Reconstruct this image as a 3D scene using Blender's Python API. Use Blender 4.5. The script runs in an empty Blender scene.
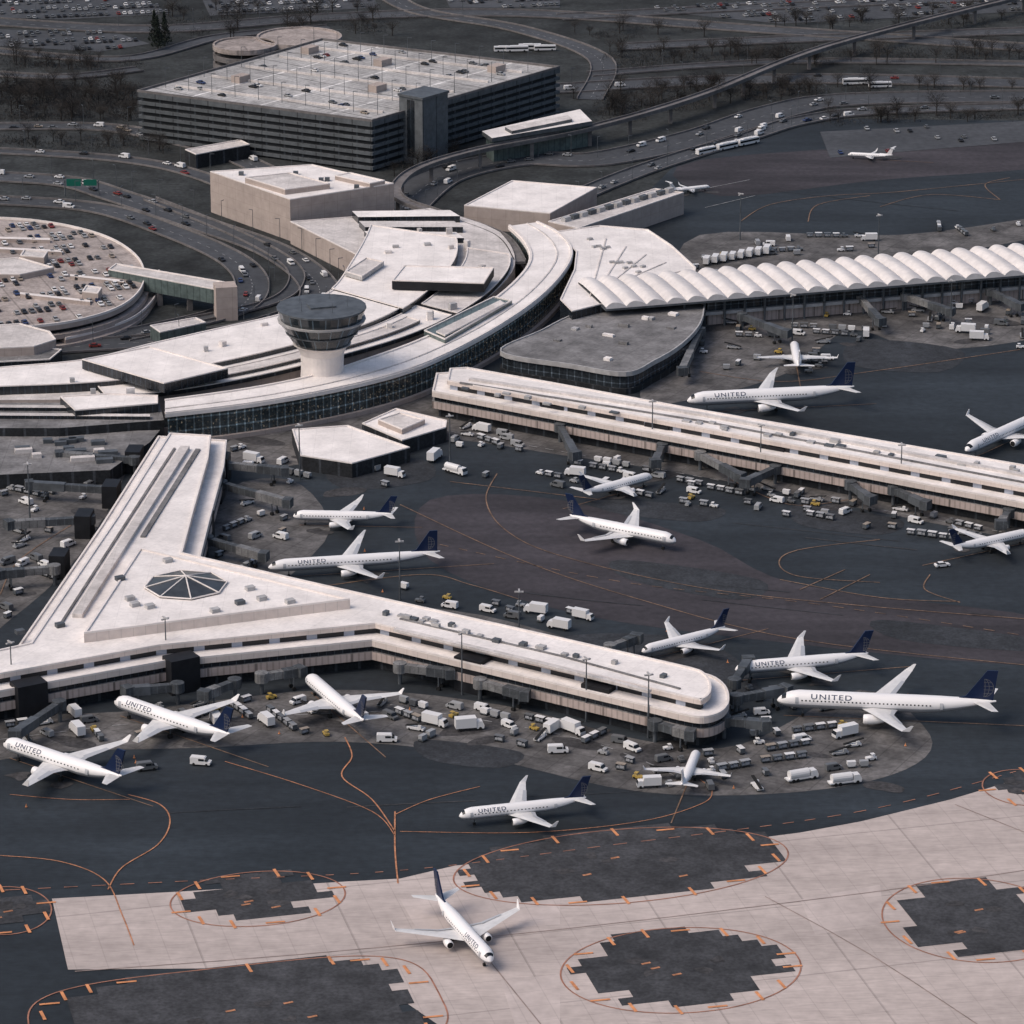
import bpy, bmesh, math, random
from mathutils import Vector
random.seed(7)
SC=bpy.context.scene; C=SC.collection
R=math.radians
TH=R(19.5); F=3913.; H=420.
CAM=Vector((0,-H/math.tan(TH),H))
def G(px,py,z=0.):
    u=(px-512)/F; v=(py-512)/F
    d=Vector((u, math.cos(TH)-v*math.sin(TH), -math.sin(TH)-v*math.cos(TH)))
    p=CAM+d*((z-H)/d.z)
    return Vector((p.x,p.y,z))
def GP(l,z=0.): return [G(x,y,z).xy for x,y in l]
# ---------------------------------------------------------------- materials
def mat(name,col,rough=.8,metal=0.,noise=((.02,.2),(.3,.15)),stripes=(),emit=None,stretch=None,spec=.3):
    m=bpy.data.materials.new(name); m.use_nodes=True; nt=m.node_tree; N=nt.nodes; Lk=nt.links
    b=N['Principled BSDF']; b.inputs['Roughness'].default_value=rough; b.inputs['Metallic'].default_value=metal
    b.inputs['Specular IOR Level'].default_value=spec
    geo=N.new('ShaderNodeNewGeometry'); fac=None
    def mul(a,bk):
        if a is None: return bk
        q=N.new('ShaderNodeMath'); q.operation='MULTIPLY'; Lk.new(a,q.inputs[0]); Lk.new(bk,q.inputs[1]); return q.outputs[0]
    src=geo.outputs['Position']
    for i,(s,a) in enumerate(noise):
        n=N.new('ShaderNodeTexNoise'); n.inputs['Scale'].default_value=s; n.inputs['Detail'].default_value=2.5; n.inputs['Roughness'].default_value=.62
        if stretch and i%2==1:
            mp=N.new('ShaderNodeMapping'); mp.inputs['Rotation'].default_value=(0,0,stretch[0]); mp.inputs['Scale'].default_value=(stretch[1],1,1)
            Lk.new(src,mp.inputs['Vector']); Lk.new(mp.outputs[0],n.inputs['Vector'])
        else: Lk.new(src,n.inputs['Vector'])
        r=N.new('ShaderNodeMapRange'); r.inputs['From Min'].default_value=.3; r.inputs['From Max'].default_value=.7
        r.inputs['To Min'].default_value=1-a; r.inputs['To Max'].default_value=1+a
        Lk.new(n.outputs['Fac'],r.inputs['Value']); fac=mul(fac,r.outputs[0])
    if stripes:
        uv=N.new('ShaderNodeUVMap'); sp=N.new('ShaderNodeSeparateXYZ'); Lk.new(uv.outputs[0],sp.inputs[0])
        for ax,per,w,k in stripes:
            d=N.new('ShaderNodeMath'); d.operation='DIVIDE'; Lk.new(sp.outputs[0 if ax=='u' else 1],d.inputs[0]); d.inputs[1].default_value=per
            f=N.new('ShaderNodeMath'); f.operation='FRACT'; Lk.new(d.outputs[0],f.inputs[0])
            l=N.new('ShaderNodeMath'); l.operation='LESS_THAN'; Lk.new(f.outputs[0],l.inputs[0]); l.inputs[1].default_value=w
            r=N.new('ShaderNodeMapRange'); r.inputs['To Min'].default_value=1; r.inputs['To Max'].default_value=k
            Lk.new(l.outputs[0],r.inputs['Value']); fac=mul(fac,r.outputs[0])
    if fac is not None:
        v=N.new('ShaderNodeVectorMath'); v.operation='SCALE'; v.inputs[0].default_value=col[:3]; Lk.new(fac,v.inputs['Scale'])
        Lk.new(v.outputs[0],b.inputs['Base Color'])
    else: b.inputs['Base Color'].default_value=(*col[:3],1)
    if emit:
        vo=N.new('ShaderNodeTexNoise'); vo.inputs['Scale'].default_value=emit[1]; vo.inputs['Detail'].default_value=2
        Lk.new(src,vo.inputs['Vector'])
        r=N.new('ShaderNodeMapRange'); r.inputs['From Min'].default_value=.62; r.inputs['From Max'].default_value=.75; r.inputs['To Max'].default_value=emit[0]
        Lk.new(vo.outputs['Fac'],r.inputs['Value'])
        b.inputs['Emission Color'].default_value=(1,.82,.6,1); Lk.new(r.outputs[0],b.inputs['Emission Strength'])
    return m
TW=R(-26)
M=dict(
 ground=mat('ground_scrub',(.028,.031,.031),.95,noise=((.006,.4),(.06,.5),(.5,.4))),  # base colour lifted a little to stand in for haze over far ground
 asphalt=mat('apron_asphalt',(.022,.028,.034),.75,noise=((.012,.3),(.05,.32),(.35,.18),(1.2,.14)),stretch=(TW,.15)),
 asphalt_purple=mat('taxiway_asphalt',(.044,.039,.044),.8,noise=((.015,.28),(.07,.35),(.4,.2)),stretch=(R(28),.12)),
 gate_conc=mat('gate_concrete',(.105,.10,.098),.85,noise=((.03,.36),(.12,.34),(.6,.25)),stripes=(('u',7.6,.05,.74),('v',7.6,.05,.74))),
 patch=mat('dark_patch',(.032,.035,.04),.85,noise=((.04,.3),(.3,.3),(1.2,.2))),
 stain=mat('oil_stain',(.05,.048,.049),.8,noise=((.1,.4),(.8,.4))),
 conc=mat('pale_concrete',(.46,.395,.365),.85,noise=((.012,.10),(.05,.12),(.25,.1),(1.3,.08)),stripes=(('u',7.6,.035,.88),('v',7.6,.035,.88),('u',38.,.015,.8),('v',38.,.015,.8)),stretch=(R(-14),.1)),
 conc_pale=mat('newer_concrete',(.50,.43,.40),.85,noise=((.012,.1),(.05,.12),(.25,.1)),stripes=(('u',7.6,.035,.88),('v',7.6,.035,.88))),
 island=mat('island_asphalt',(.046,.047,.051),.9,noise=((.03,.25),(.15,.35),(.9,.3))),
 road=mat('road_asphalt',(.06,.064,.071),.85,noise=((.02,.25),(.3,.2))),
 orange=mat('orange_paint',(.42,.19,.10),.7,noise=((.3,.4),(2.,.3))),
 orange_dash=mat('orange_dash_paint',(.6,.25,.11),.7,noise=((.3,.3),)),
 orange_thin=mat('worn_orange_paint',(.19,.12,.08),.7,noise=((.1,.5),(1.,.4))),
 redline=mat('red_paint',(.32,.15,.10),.7,noise=((.2,.4),)),
 joint=mat('sealed_joint',(.28,.22,.20),.8,noise=((.2,.3),)),
 white_paint=mat('white_paint',(.30,.30,.30),.7,noise=((.3,.4),)),
 roof=mat('white_roof',(.80,.75,.715),.75,noise=((.03,.07),(.12,.1),(.8,.07)),stripes=(('u',6.,.03,.9),('v',9.,.02,.9))),
 roof2=mat('weathered_roof',(.58,.54,.515),.85,noise=((.03,.14),(.15,.18),(.8,.12)),stripes=(('u',5.,.03,.85),)),
 roofgrey=mat('grey_roof',(.18,.175,.175),.85,noise=((.03,.25),(.15,.3),(.8,.2)),stripes=(('u',8.,.03,.75),('v',8.,.03,.75))),
 cream=mat('cream_panel',(.65,.565,.515),.7,noise=((.05,.07),(.4,.07)),stripes=(('u',3.6,.05,.8),)),
 creamedge=mat('cream_edge',(.75,.69,.65),.7,noise=((.05,.06),(.4,.07))),
 rib=mat('ribbed_wall',(.45,.37,.335),.75,noise=((.05,.1),(.4,.1)),stripes=(('u',1.8,.3,.76),('u',14.,.05,.45))),
 tan=mat('tan_wall',(.40,.335,.30),.8,noise=((.03,.1),(.3,.1)),stripes=(('u',6.,.03,.8),('v',4.5,.04,.85))),
 glass=mat('dark_glass',(.014,.018,.023),.25,spec=.5,noise=((.1,.3),(.8,.3)),stripes=(('u',2.4,.1,3.),)),
 towerglass=mat('tower_glass',(.02,.028,.034),.15,spec=.6,noise=((.1,.2),),stripes=(('u',4.6,.09,5.),)),
 slot=mat('slotted_clerestory',(.02,.022,.026),.4,noise=((.1,.2),),stripes=(('u',11.,.28,18.),)),
 curtain=mat('curtain_wall',(.035,.045,.048),.2,spec=.5,noise=((.1,.35),(.9,.4)),stripes=(('u',3.,.16,3.2),('v',4.3,.14,3.4)),emit=(.2,1.6)),
 concglass=mat('concourse_glass',(.024,.03,.036),.2,spec=.5,noise=((.1,.3),(.9,.4)),stripes=(('u',3.,.14,2.6),('v',3.6,.12,2.6))),
 glassgreen=mat('green_glass',(.10,.13,.125),.3,spec=.5,noise=((.1,.2),(.5,.3)),stripes=(('u',3.,.1,.5),)),
 skyglass=mat('skylight_glass',(.045,.05,.055),.3,spec=.5,noise=((.3,.3),)),
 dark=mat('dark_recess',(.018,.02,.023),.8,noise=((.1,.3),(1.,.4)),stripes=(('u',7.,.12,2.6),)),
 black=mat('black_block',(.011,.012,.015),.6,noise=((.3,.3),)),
 metal=mat('grey_metal',(.10,.11,.12),.5,noise=((.3,.3),),metal=.2),
 lmetal=mat('light_metal',(.40,.39,.385),.5,noise=((.3,.2),)),
 bridge=mat('bridge_skin',(.06,.066,.072),.6,noise=((.3,.3),(2.,.2)),stripes=(('u',2.5,.1,1.6),)),
 bridge2=mat('bridge_skin_pale',(.17,.17,.17),.6,noise=((.3,.3),(2.,.2)),stripes=(('u',2.5,.1,.6),)),
 garage=mat('garage_panel',(.10,.11,.118),.8,noise=((.03,.15),(.4,.2)),stripes=(('u',9.,.07,.5),)),
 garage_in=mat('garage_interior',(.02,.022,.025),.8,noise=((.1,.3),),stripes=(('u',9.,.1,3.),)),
 deck=mat('parking_deck',(.36,.35,.34),.85,noise=((.03,.2),(.2,.25),(.9,.2)),stripes=(('u',18.,.05,.5),('v',2.8,.12,1.35),('v',34.,.03,1.9))),
 deck2=mat('tan_deck',(.33,.285,.262),.85,noise=((.03,.2),(.2,.25),(.9,.2)),stripes=(('u',17.,.04,.7),('v',2.7,.1,1.2))),
 jet=mat('aircraft_white',(.84,.82,.81),.35,noise=(),spec=.5),
 wing=mat('wing_grey',(.66,.65,.64),.4,noise=((.5,.08),)),
 belly=mat('belly_grey',(.33,.34,.36),.4,noise=()),
 doorline=mat('door_outline',(.45,.46,.48),.4,noise=()),
 title=mat('title_blue',(.07,.085,.13),.4,noise=()),
 navy=mat('navy_paint',(.008,.018,.055),.35,noise=()),
 gold=mat('gold_line',(.3,.24,.14),.4,noise=()),
 emblem=mat('emblem_line',(.14,.14,.15),.4,noise=()),
 pane=mat('window_pane',(.015,.018,.022),.2,noise=()),
 tyre=mat('tyre_rubber',(.015,.015,.015),.9,noise=()),
 bark=mat('bark',(.032,.028,.026),.95,noise=((1.,.3),)),
 twig=mat('twigs',(.036,.033,.031),.95,noise=((.05,.3),(.6,.3))),
 ever=mat('evergreen_needles',(.012,.018,.013),.9,noise=((.5,.3),)),
 sign=mat('sign_green',(.01,.13,.09),.5,noise=()),
 viaduct=mat('viaduct_concrete',(.15,.14,.138),.85,noise=((.05,.2),(.4,.2))),
 shell=mat('shell_roof',(.68,.64,.615),.6,noise=((.05,.08),(.4,.08))),
)
CARCOL=dict(white=(.70,.69,.68),silver=(.32,.325,.33),black=(.02,.02,.022),grey=(.12,.125,.13),red=(.2,.03,.025),blue=(.03,.05,.13),tan=(.3,.25,.2),yellow=(.42,.29,.07))
for k,c in CARCOL.items(): M['paint_'+k]=mat('paint_'+k,c,.4,noise=(),spec=.5)
# ---------------------------------------------------------------- mesh builder
def area(o): return sum(o[i][0]*o[(i+1)%len(o)][1]-o[(i+1)%len(o)][0]*o[i][1] for i in range(len(o)))/2
def ccw(o):
    o=[Vector((p[0],p[1])) for p in o]
    return o if area(o)>0 else o[::-1]
def offset(o,d):
    o=ccw(o); n=len(o); r=[]
    for i in range(n):
        a=(o[i]-o[i-1]).normalized(); b=(o[(i+1)%n]-o[i]).normalized()
        na=Vector((-a.y,a.x)); nb=Vector((-b.y,b.x)); m=(na+nb)
        k=max(.35,1+na.dot(nb)); r.append(o[i]+m*(d/k))
    return r
def smooth(pts,k=6,closed=False):
    P=[Vector(p) for p in pts]; n=len(P); out=[]
    for i in range(n if closed else n-1):
        g=lambda j: P[j%n] if closed else P[max(0,min(n-1,j))]
        a,b,c,d=g(i-1),g(i),g(i+1),g(i+2)
        for s in range(k):
            t=s/k; out.append(.5*((2*b)+(c-a)*t+(2*a-5*b+4*c-d)*t*t+(3*b-a-3*c+d)*t**3))
    if not closed: out.append(P[-1])
    return out
def resample(P,n):
    P=[Vector(p) for p in P]; D=[0.]
    for a,b in zip(P,P[1:]): D.append(D[-1]+(b-a).length)
    out=[]; j=0
    for i in range(n+1):
        t=D[-1]*i/n
        while j<len(D)-2 and D[j+1]<t: j+=1
        out.append(P[j].lerp(P[j+1],(t-D[j])/max(1e-6,D[j+1]-D[j])))
    return out
def inside(p,o):
    c=False; n=len(o)
    for i in range(n):
        a=o[i]; b=o[i-1]
        if (a[1]>p[1])!=(b[1]>p[1]) and p[0]<(b[0]-a[0])*(p[1]-a[1])/(b[1]-a[1])+a[0]: c=not c
    return c
class MB:
    def __init__(s): s.v=[];s.f=[];s.uv=[];s.m=[]
    def face(s,pts,m=0,uv=None):
        i=len(s.v); s.v+= [Vector(p) for p in pts]; s.f.append(list(range(i,i+len(pts))))
        s.uv.append(uv if uv else [(p[0],p[1]) for p in pts]); s.m.append(m); return s
    def flat(s,o,z,m=0,rot=0.):
        o=ccw(o); c,sn=math.cos(rot),math.sin(rot)
        return s.face([(p[0],p[1],z) for p in o],m,[(p[0]*c+p[1]*sn,-p[0]*sn+p[1]*c) for p in o])
    def walls(s,o,z0,z1,m=0,rev=False):
        n=len(o); d=0.
        for i in range(n):
            a,b=o[i],o[(i+1)%n]; l=(Vector(b)-Vector(a)).length
            q=[(a[0],a[1],z0),(b[0],b[1],z0),(b[0],b[1],z1),(a[0],a[1],z1)]; u=[(d,z0),(d+l,z0),(d+l,z1),(d,z1)]
            if rev: q=q[::-1]; u=u[::-1]
            s.face(q,m,u); d+=l
        return s
    def prism(s,o,z0,z1,m=0,mt=None,bottom=True,rot=0.):
        o=ccw(o); s.walls(o,z0,z1,m); s.flat(o,z1,m if mt is None else mt,rot)
        if bottom: s.face([(p[0],p[1],z0) for p in o[::-1]],m)
        return s
    def ring(s,o,d,z0,z1,m=0):
        o=ccw(o); q=offset(o,d); s.walls(o,z0,z1,m); s.walls(q,z0,z1,m,True); n=len(o)
        for i in range(n):
            j=(i+1)%n
            for z,rv in ((z1,0),(z0,1)):
                f=[(*o[i],z),(*o[j],z),(*q[j],z),(*q[i],z)]
                s.face(f[::-1] if rv else f,m)
        return s
    def box(s,c,sx,sy,z0,z1,rot=0.,m=0,mt=None):
        ca,sa=math.cos(rot),math.sin(rot)
        o=[(c[0]+x*ca-y*sa,c[1]+x*sa+y*ca) for x,y in ((-sx/2,-sy/2),(sx/2,-sy/2),(sx/2,sy/2),(-sx/2,sy/2))]
        return s.prism(o,z0,z1,m,mt)
    def ribbon(s,pl,w,z,m=0):
        pl=[Vector((p[0],p[1])) for p in pl]; n=len(pl); L=[];Rr=[];D=[0.]
        for i in range(n):
            t=(pl[min(n-1,i+1)]-pl[max(0,i-1)]).normalized(); nn=Vector((-t.y,t.x))*w/2
            L.append(pl[i]+nn); Rr.append(pl[i]-nn)
            if i: D.append(D[-1]+(pl[i]-pl[i-1]).length)
        for i in range(n-1):
            s.face([(*Rr[i],z),(*Rr[i+1],z),(*L[i+1],z),(*L[i],z)],m,[(D[i],0),(D[i+1],0),(D[i+1],w),(D[i],w)])
        return L,Rr
    def tube(s,p0,p1,r0,r1=None,n=8,m=0,cap=True):
        p0=Vector(p0);p1=Vector(p1); r1=r0 if r1 is None else r1
        d=(p1-p0).normalized(); a=d.orthogonal().normalized(); b=d.cross(a)
        A=[p0+(a*math.cos(2*math.pi*i/n)+b*math.sin(2*math.pi*i/n))*r0 for i in range(n)]
        B=[p1+(a*math.cos(2*math.pi*i/n)+b*math.sin(2*math.pi*i/n))*r1 for i in range(n)]
        for i in range(n):
            j=(i+1)%n; s.face([A[i],A[j],B[j],B[i]],m)
        if cap: s.face(B,m); s.face(A[::-1],m)
        return s
    def lathe(s,prof,c=(0,0,0),n=24,m=0,ms=None):
        for k in range(len(prof)-1):
            (z0,r0),(z1,r1)=prof[k],prof[k+1]
            for i in range(n):
                a0=2*math.pi*i/n; a1=2*math.pi*(i+1)/n
                P=lambda z,r,a:(c[0]+r*math.cos(a),c[1]+r*math.sin(a),c[2]+z)
                rm=max(r0,r1)
                s.face([P(z0,r0,a0),P(z0,r0,a1),P(z1,r1,a1),P(z1,r1,a0)],ms[k] if ms else m,[(a0*rm,z0),(a1*rm,z0),(a1*rm,z1),(a0*rm,z1)])
        return s
    def extr(s,prof,w0,w1=None,zs=None,m=0):
        w1=w0 if w1 is None else w1
        Y=lambda z: (w0 if zs is None or z<=zs else w1)/2
        n=len(prof)
        s.face([(x,Y(z),z) for x,z in prof[::-1]],m); s.face([(x,-Y(z),z) for x,z in prof],m)
        for i in range(n):
            (a,b),(c,d)=prof[i],prof[(i+1)%n]
            s.face([(a,Y(b),b),(c,Y(d),d),(c,-Y(d),d),(a,-Y(b),b)],m)
        return s
    def add(s,o,T=None,mm=None):
        k=len(s.v); s.v+=[T(v) for v in o.v] if T else o.v; s.f+=[[i+k for i in f] for f in o.f]; s.uv+=o.uv; s.m+=[mm if mm is not None else q for q in o.m]; return s
    def build(s,name,mats,parent=None,weld=False):
        if not isinstance(mats,(list,tuple)): mats=[mats]
        if parent is not None: org=parent.location.copy()
        else:
            xs=[v.x for v in s.v]; ys=[v.y for v in s.v]; zs=[v.z for v in s.v]
            org=Vector(((min(xs)+max(xs))/2,(min(ys)+max(ys))/2,min(zs)))
        me=bpy.data.meshes.new(name); me.from_pydata([tuple(v-org) for v in s.v],[],s.f)
        ul=me.uv_layers.new(name='UVMap'); k=0
        for u in s.uv:
            for q in u: ul.data[k].uv=q; k+=1
        for mm in mats: me.materials.append(M[mm])
        me.polygons.foreach_set('material_index',s.m)
        if weld:
            bm=bmesh.new(); bm.from_mesh(me); bmesh.ops.remove_doubles(bm,verts=bm.verts,dist=.001)
            bmesh.ops.recalc_face_normals(bm,faces=bm.faces); bm.to_mesh(me); bm.free()
            me.polygons.foreach_set('use_smooth',[True]*len(me.polygons))
        me.update()
        o=bpy.data.objects.new(name,me); C.objects.link(o)
        if parent is None: o.location=org
        else: o.parent=parent
        return o
def tag(o,label,cat,group=None):
    o['label']=label;o['category']=cat
    if group:o['group']=group
    return o
def thing(name,label,cat,loc=(0,0,0),group=None):
    o=bpy.data.objects.new(name,None); C.objects.link(o); o.location=loc; o.empty_display_size=2
    tag(o,label,cat,group); return o
def struct(mb,name,mats):
    o=mb.build(name,mats); o['kind']='structure'; return o
def dup(root,loc,rz=0.,label=None,group=None,sc=1.):
    r=root.copy(); C.objects.link(r); r.location=loc; r.rotation_euler=(0,0,rz); r.scale=(sc,sc,sc)
    if label:r['label']=label
    if group:r['group']=group
    for ch in root.children:
        c=ch.copy(); C.objects.link(c); c.parent=r
        for g in ch.children:
            d=g.copy(); C.objects.link(d); d.parent=c
    return r
def cen(o): 
    return Vector((sum(p[0] for p in o)/len(o),sum(p[1] for p in o)/len(o),0))
# ---------------------------------------------------------------- ground
struct(MB().flat([(-9000,-3000),(9000,-3000),(9000,16000),(-9000,16000)],0),'ground','ground')
apron_o=GP([(-300,400),(0,395),(170,400),(500,330),(600,240),(680,160),(760,118),(1150,122),(1400,500),(1300,1250),(-300,1250)])
struct(MB().flat(apron_o,.03),'apron','asphalt')
def patch(l,m,z,name='paving_patch'):
    struct(MB().flat(smooth(GP(l),5,True),z,0,R(-28)),name,m)
patch([(430,500),(560,500),(700,540),(800,585),(1050,620),(1050,665),(760,640),(560,610),(430,560)],'asphalt_purple',.05,'taxiway')
patch([(700,160),(1060,140),(1060,165),(880,180),(720,196)],'asphalt_purple',.05,'taxiway')
patch([(-60,720),(120,712),(330,690),(500,705),(640,740),(740,745),(860,690),(930,735),(905,770),(800,792),(640,792),(470,755),(340,742),(200,748),(60,752),(-60,765)],'gate_conc',.07,'gate_pavement')
patch([(230,470),(330,460),(440,440),(560,455),(720,480),(1060,545),(1060,505),(840,470),(640,425),(430,395),(300,420),(230,440)],'gate_conc',.07,'gate_pavement')
patch([(215,500),(290,480),(330,530),(280,590),(330,600),(480,615),(640,660),(720,680),(640,700),(200,620)],'gate_conc',.075,'gate_pavement')
patch([(700,300),(1060,280),(1060,330),(930,350),(850,330),(790,372),(690,400),(640,395)],'gate_conc',.07,'gate_pavement')
patch([(-60,440),(120,440),(90,540),(10,620),(-60,650)],'gate_conc',.07,'gate_pavement')
patch([(700,235),(900,235),(1060,215),(1060,232),(900,262),(700,290)],'gate_conc',.07,'gate_pavement')
for l in ([(560,640),(700,640),(760,690),(700,700)],[(330,470),(420,460),(430,480),(350,490)],[(600,500),(720,508),(700,522),(610,512)],
          [(860,340),(960,350),(940,372),(850,365)],[(800,505),(900,520),(880,535),(800,525)],[(420,740),(520,752),(500,768),(430,760)],[(620,560),(760,580),(740,600),(630,580)],[(880,620),(1040,640),(1040,652),(900,640)]):
    patch(l,'patch',.09,'tar_patch')
for i in range(34):
    rg_=random.choice((((0,400),(700,745)),((400,900),(715,790)),((560,1020),(455,545)),((700,1020),(300,360)),((230,430),(440,500)),((0,110),(470,620))))
    x=random.uniform(*rg_[0]); t_=(x-rg_[0][0])/(rg_[0][1]-rg_[0][0]); y=random.uniform(*rg_[1])
    if rg_[1]==(455,545): y=465+75*t_+random.uniform(-10,14)
    if rg_[1]==(715,790): y=715+50*t_+random.uniform(-5,25)
    c=G(x,y); el=random.uniform(1.5,3); r_=random.uniform(1.5,5); a0=random.choice((R(-28),R(28)))
    o=[c.xy+Vector((math.cos(a)*r_*el*math.cos(a0)-math.sin(a)*r_*math.sin(a0),math.cos(a)*r_*el*math.sin(a0)+math.sin(a)*r_*math.cos(a0)))*random.uniform(.85,1.15) if 0 else c.xy+Vector((math.cos(a)*r_*el*math.cos(a0)-math.sin(a)*r_*math.sin(a0),math.cos(a)*r_*el*math.sin(a0)+math.sin(a)*r_*math.cos(a0)))*random.uniform(.8,1.15) for a in [k*6.283/9 for k in range(9)]]
    struct(MB().flat(smooth(o,3,True),.095+.0006*i),'oil_stain','stain')
ZR=R(14)
conc_o=GP([(52,899),(180,892),(345,882),(400,879),(455,866),(560,856),(700,846),(800,833),(860,822),(950,800),(1030,776),(1250,715),(1400,1200),(300,1200),(430,1060),(445,1030),(380,985),(300,968),(68,970)])
struct(MB().flat(conc_o,.12,0,ZR),'concrete_apron','conc')
for l in ([(400,900),(560,895),(560,925),(420,935)],[(800,900),(880,885),(885,925),(815,935)],[(500,980),(560,975),(560,1040),(520,1040)]):
    struct(MB().flat(GP(l),.14,0,ZR),'concrete_bay','conc_pale')
CR=(math.cos(ZR),math.sin(ZR))
def toL(p): return (p[0]*CR[0]+p[1]*CR[1],-p[0]*CR[1]+p[1]*CR[0])
def toW(p): return (p[0]*CR[0]-p[1]*CR[1],p[0]*CR[1]+p[1]*CR[0])
def island(cpx,ell,dk,z,dashes=16,ex_=.42):
    c=G(*cpx); ex=(G(cpx[0]+ell[0],cpx[1])-c).length; ey=(G(cpx[0],cpx[1]-ell[1])-c).length*.5+(G(cpx[0],cpx[1]+ell[1])-c).length*.5
    dx=ex*dk; dy=ey*dk; g=3.8
    L=toL(c); rows=int(dy*1.05/g)
    left=[];right=[]
    for j in range(-rows,rows+1):
        y=j*g; t=1-(y/dy)**2
        if t<=.04: continue
        w=dx*t**ex_; w0=math.floor(w/g/2)*g*2+random.choice((0,g)); w1=math.floor(w/g/2)*g*2+random.choice((0,g))
        left+=[toW((L[0]-w0,L[1]+y)),toW((L[0]-w0,L[1]+y+g))]; right+=[toW((L[0]+w1,L[1]+y)),toW((L[0]+w1,L[1]+y+g))]
    struct(MB().flat(right+left[::-1],z),'asphalt_island','island')
    sg=lambda v:(1 if v>=0 else -1)
    q=.5 if ex_<.3 else 1.
    el=[toW((L[0]+ex*sg(math.cos(a))*abs(math.cos(a))**q,L[1]+ey*sg(math.sin(a))*abs(math.sin(a))**q)) for a in [2*math.pi*i/72 for i in range(73)]]
    mb=MB(); mb.ribbon(el,.4,z+.05); struct(mb,'island_outline','redline')
    mb=MB()
    for i in range(dashes):
        a=2*math.pi*(i+.3+random.uniform(-.15,.15))/dashes; p=Vector(toW((L[0]+ex*.93*sg(math.cos(a))*abs(math.cos(a))**q,L[1]+ey*.93*sg(math.sin(a))*abs(math.sin(a))**q)))
        d=Vector((-.35,1)).normalized() if i%3 else Vector((1,.2)).normalized()
        mb.ribbon([p-d*2.4,p+d*2.4],.8,z+.1)
    struct(mb,'island_dashes','orange_dash')
    mb=MB()
    for i in range(3):
        p=c.xy+Vector((random.uniform(-.4,.4)*dx,random.uniform(-.4,.4)*dy)); mb.ribbon([p-Vector((1.1,.5)),p+Vector((1.1,.5))],.8,z+.08)
    struct(mb,'painted_spot','orange')
    for i in range(4):
        p=c.xy+Vector((random.uniform(-.45,.45)*dx,random.uniform(-.45,.45)*dy)); o=[p+Vector((math.cos(a)*random.uniform(1,3.4),math.sin(a)*random.uniform(1,2.6))) for a in [k*6.283/7 for k in range(7)]]
        struct(MB().flat(o,z+.04+i*.005),'oil_stain','stain')
island((258,899),(88,27),.8,.16,12)
island((622,866),(172,36),.93,.16,18,.34)
island((681,970),(122,42),.86,.16,16)
island((975,920),(92,42),.86,.16,13)
island((238,1016),(206,50),.93,.16,22,.2)
island((5,911),(46,24),.8,.16,9)
island((1025,788),(42,18),.7,.16,7)
def line(l,w,m,z=.2,k=7,name='painted_line'):
    mb=MB(); mb.ribbon(smooth(GP(l),k),w,z); struct(mb,name,m)
def dashed(l,w,m,dash=3,gap=3,z=.2):
    P=smooth(GP(l),12); mb=MB(); acc=0; on=True; cur=[P[0]]
    for a,b in zip(P,P[1:]):
        n=max(1,int((b-a).length/1.5))
        for i in range(n):
            q=a.lerp(b,(i+1)/n); acc+=(q-cur[-1]).length; cur.append(q)
            if acc>(dash if on else gap):
                if on: mb.ribbon([cur[0],cur[-1]],w,z)
                cur=[q]; acc=0; on=not on
    if mb.f: struct(mb,'dashed_line',m)
for l,w in (([(398,884),(395,850),(395,812)],.42),([(345,738),(352,757),(342,777),(372,800),(395,832)],.38),([(225,762),(300,785),(372,812),(395,836)],.28),
    ([(395,815),(430,800),(480,787)],.28),([(108,890),(122,868),(158,845),(170,822),(160,805),(128,795)],.38),([(0,856),(60,862),(104,880),(122,915),(134,946)],.34),
    ([(400,832),(530,833),(640,822),(700,805),(712,792),(700,780)],.26),([(10,795),(70,800),(130,800)],.24)):
    line(l,w,'orange')
for l in ([(497,474),(486,500),(505,530),(560,556),(700,588),(860,606),(1060,622)],[(400,505),(520,560),(640,600),(800,640),(1050,668)],[(880,540),(800,550),(779,563),(800,577),(880,583)],
    [(780,580),(880,598),(960,602)],[(930,575),(925,590),(960,603)],[(740,222),(770,205),(830,196),(900,192),(1060,176)],[(808,222),(818,205),(870,196)],[(880,207),(930,195),(1000,200)],[(1010,178),(985,185),(1000,200)],
    [(300,590),(420,575),(470,585),(520,600)],[(450,482),(600,500)],[(730,480),(790,505),(850,500)],[(700,372),(780,382),(870,372),(1020,350)],[(0,595),(20,560),(80,520)],
    [(800,590),(845,570)],[(820,600),(870,575)]):
    line(l,.4,'orange_thin')
dashed([(-20,892),(200,881),(400,871),(600,847),(860,812),(1040,765)],.35,'redline',2,2.5)
dashed([(440,545),(620,582),(820,605),(1050,640)],.35,'orange_thin',2,3)
for l in ([(765,897),(870,955),(985,1030)],[(490,962),(545,1030)],[(955,805),(1030,835)],[(75,972),(300,955),(560,930),(870,893),(1030,870)]):
    line(l,.35,'joint',k=3)
for l in ([(700,190),(750,180)],[(705,208),(755,196)]): line(l,.35,'white_paint',k=2)
dashed([(430,428),(1060,543)],.3,'white_paint',3,3); dashed([(390,705),(560,735),(640,760),(700,790)],.3,'white_paint',3,3); dashed([(0,740),(160,722),(380,712)],.3,'white_paint',3,3); dashed([(700,318),(1060,300)],.3,'white_paint',3,3)
for i in range(34):
    x=random.uniform(0,1000); y=random.choice((random.uniform(790,815),random.uniform(490,660),random.uniform(180,230),random.uniform(490,640)))
    if (y>780 and x<560) or (y<700 and x>420):
        k=random.uniform(60,180); sl=.11 if y<700 else -.05
        line([(x,y),(x+k*.5,y+k*.5*sl+random.uniform(-1,1)),(x+k,y+k*sl)],random.uniform(.25,.6),'patch' if i%2 else 'stain',.141+i*.001,4,'sealed_crack')
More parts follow.
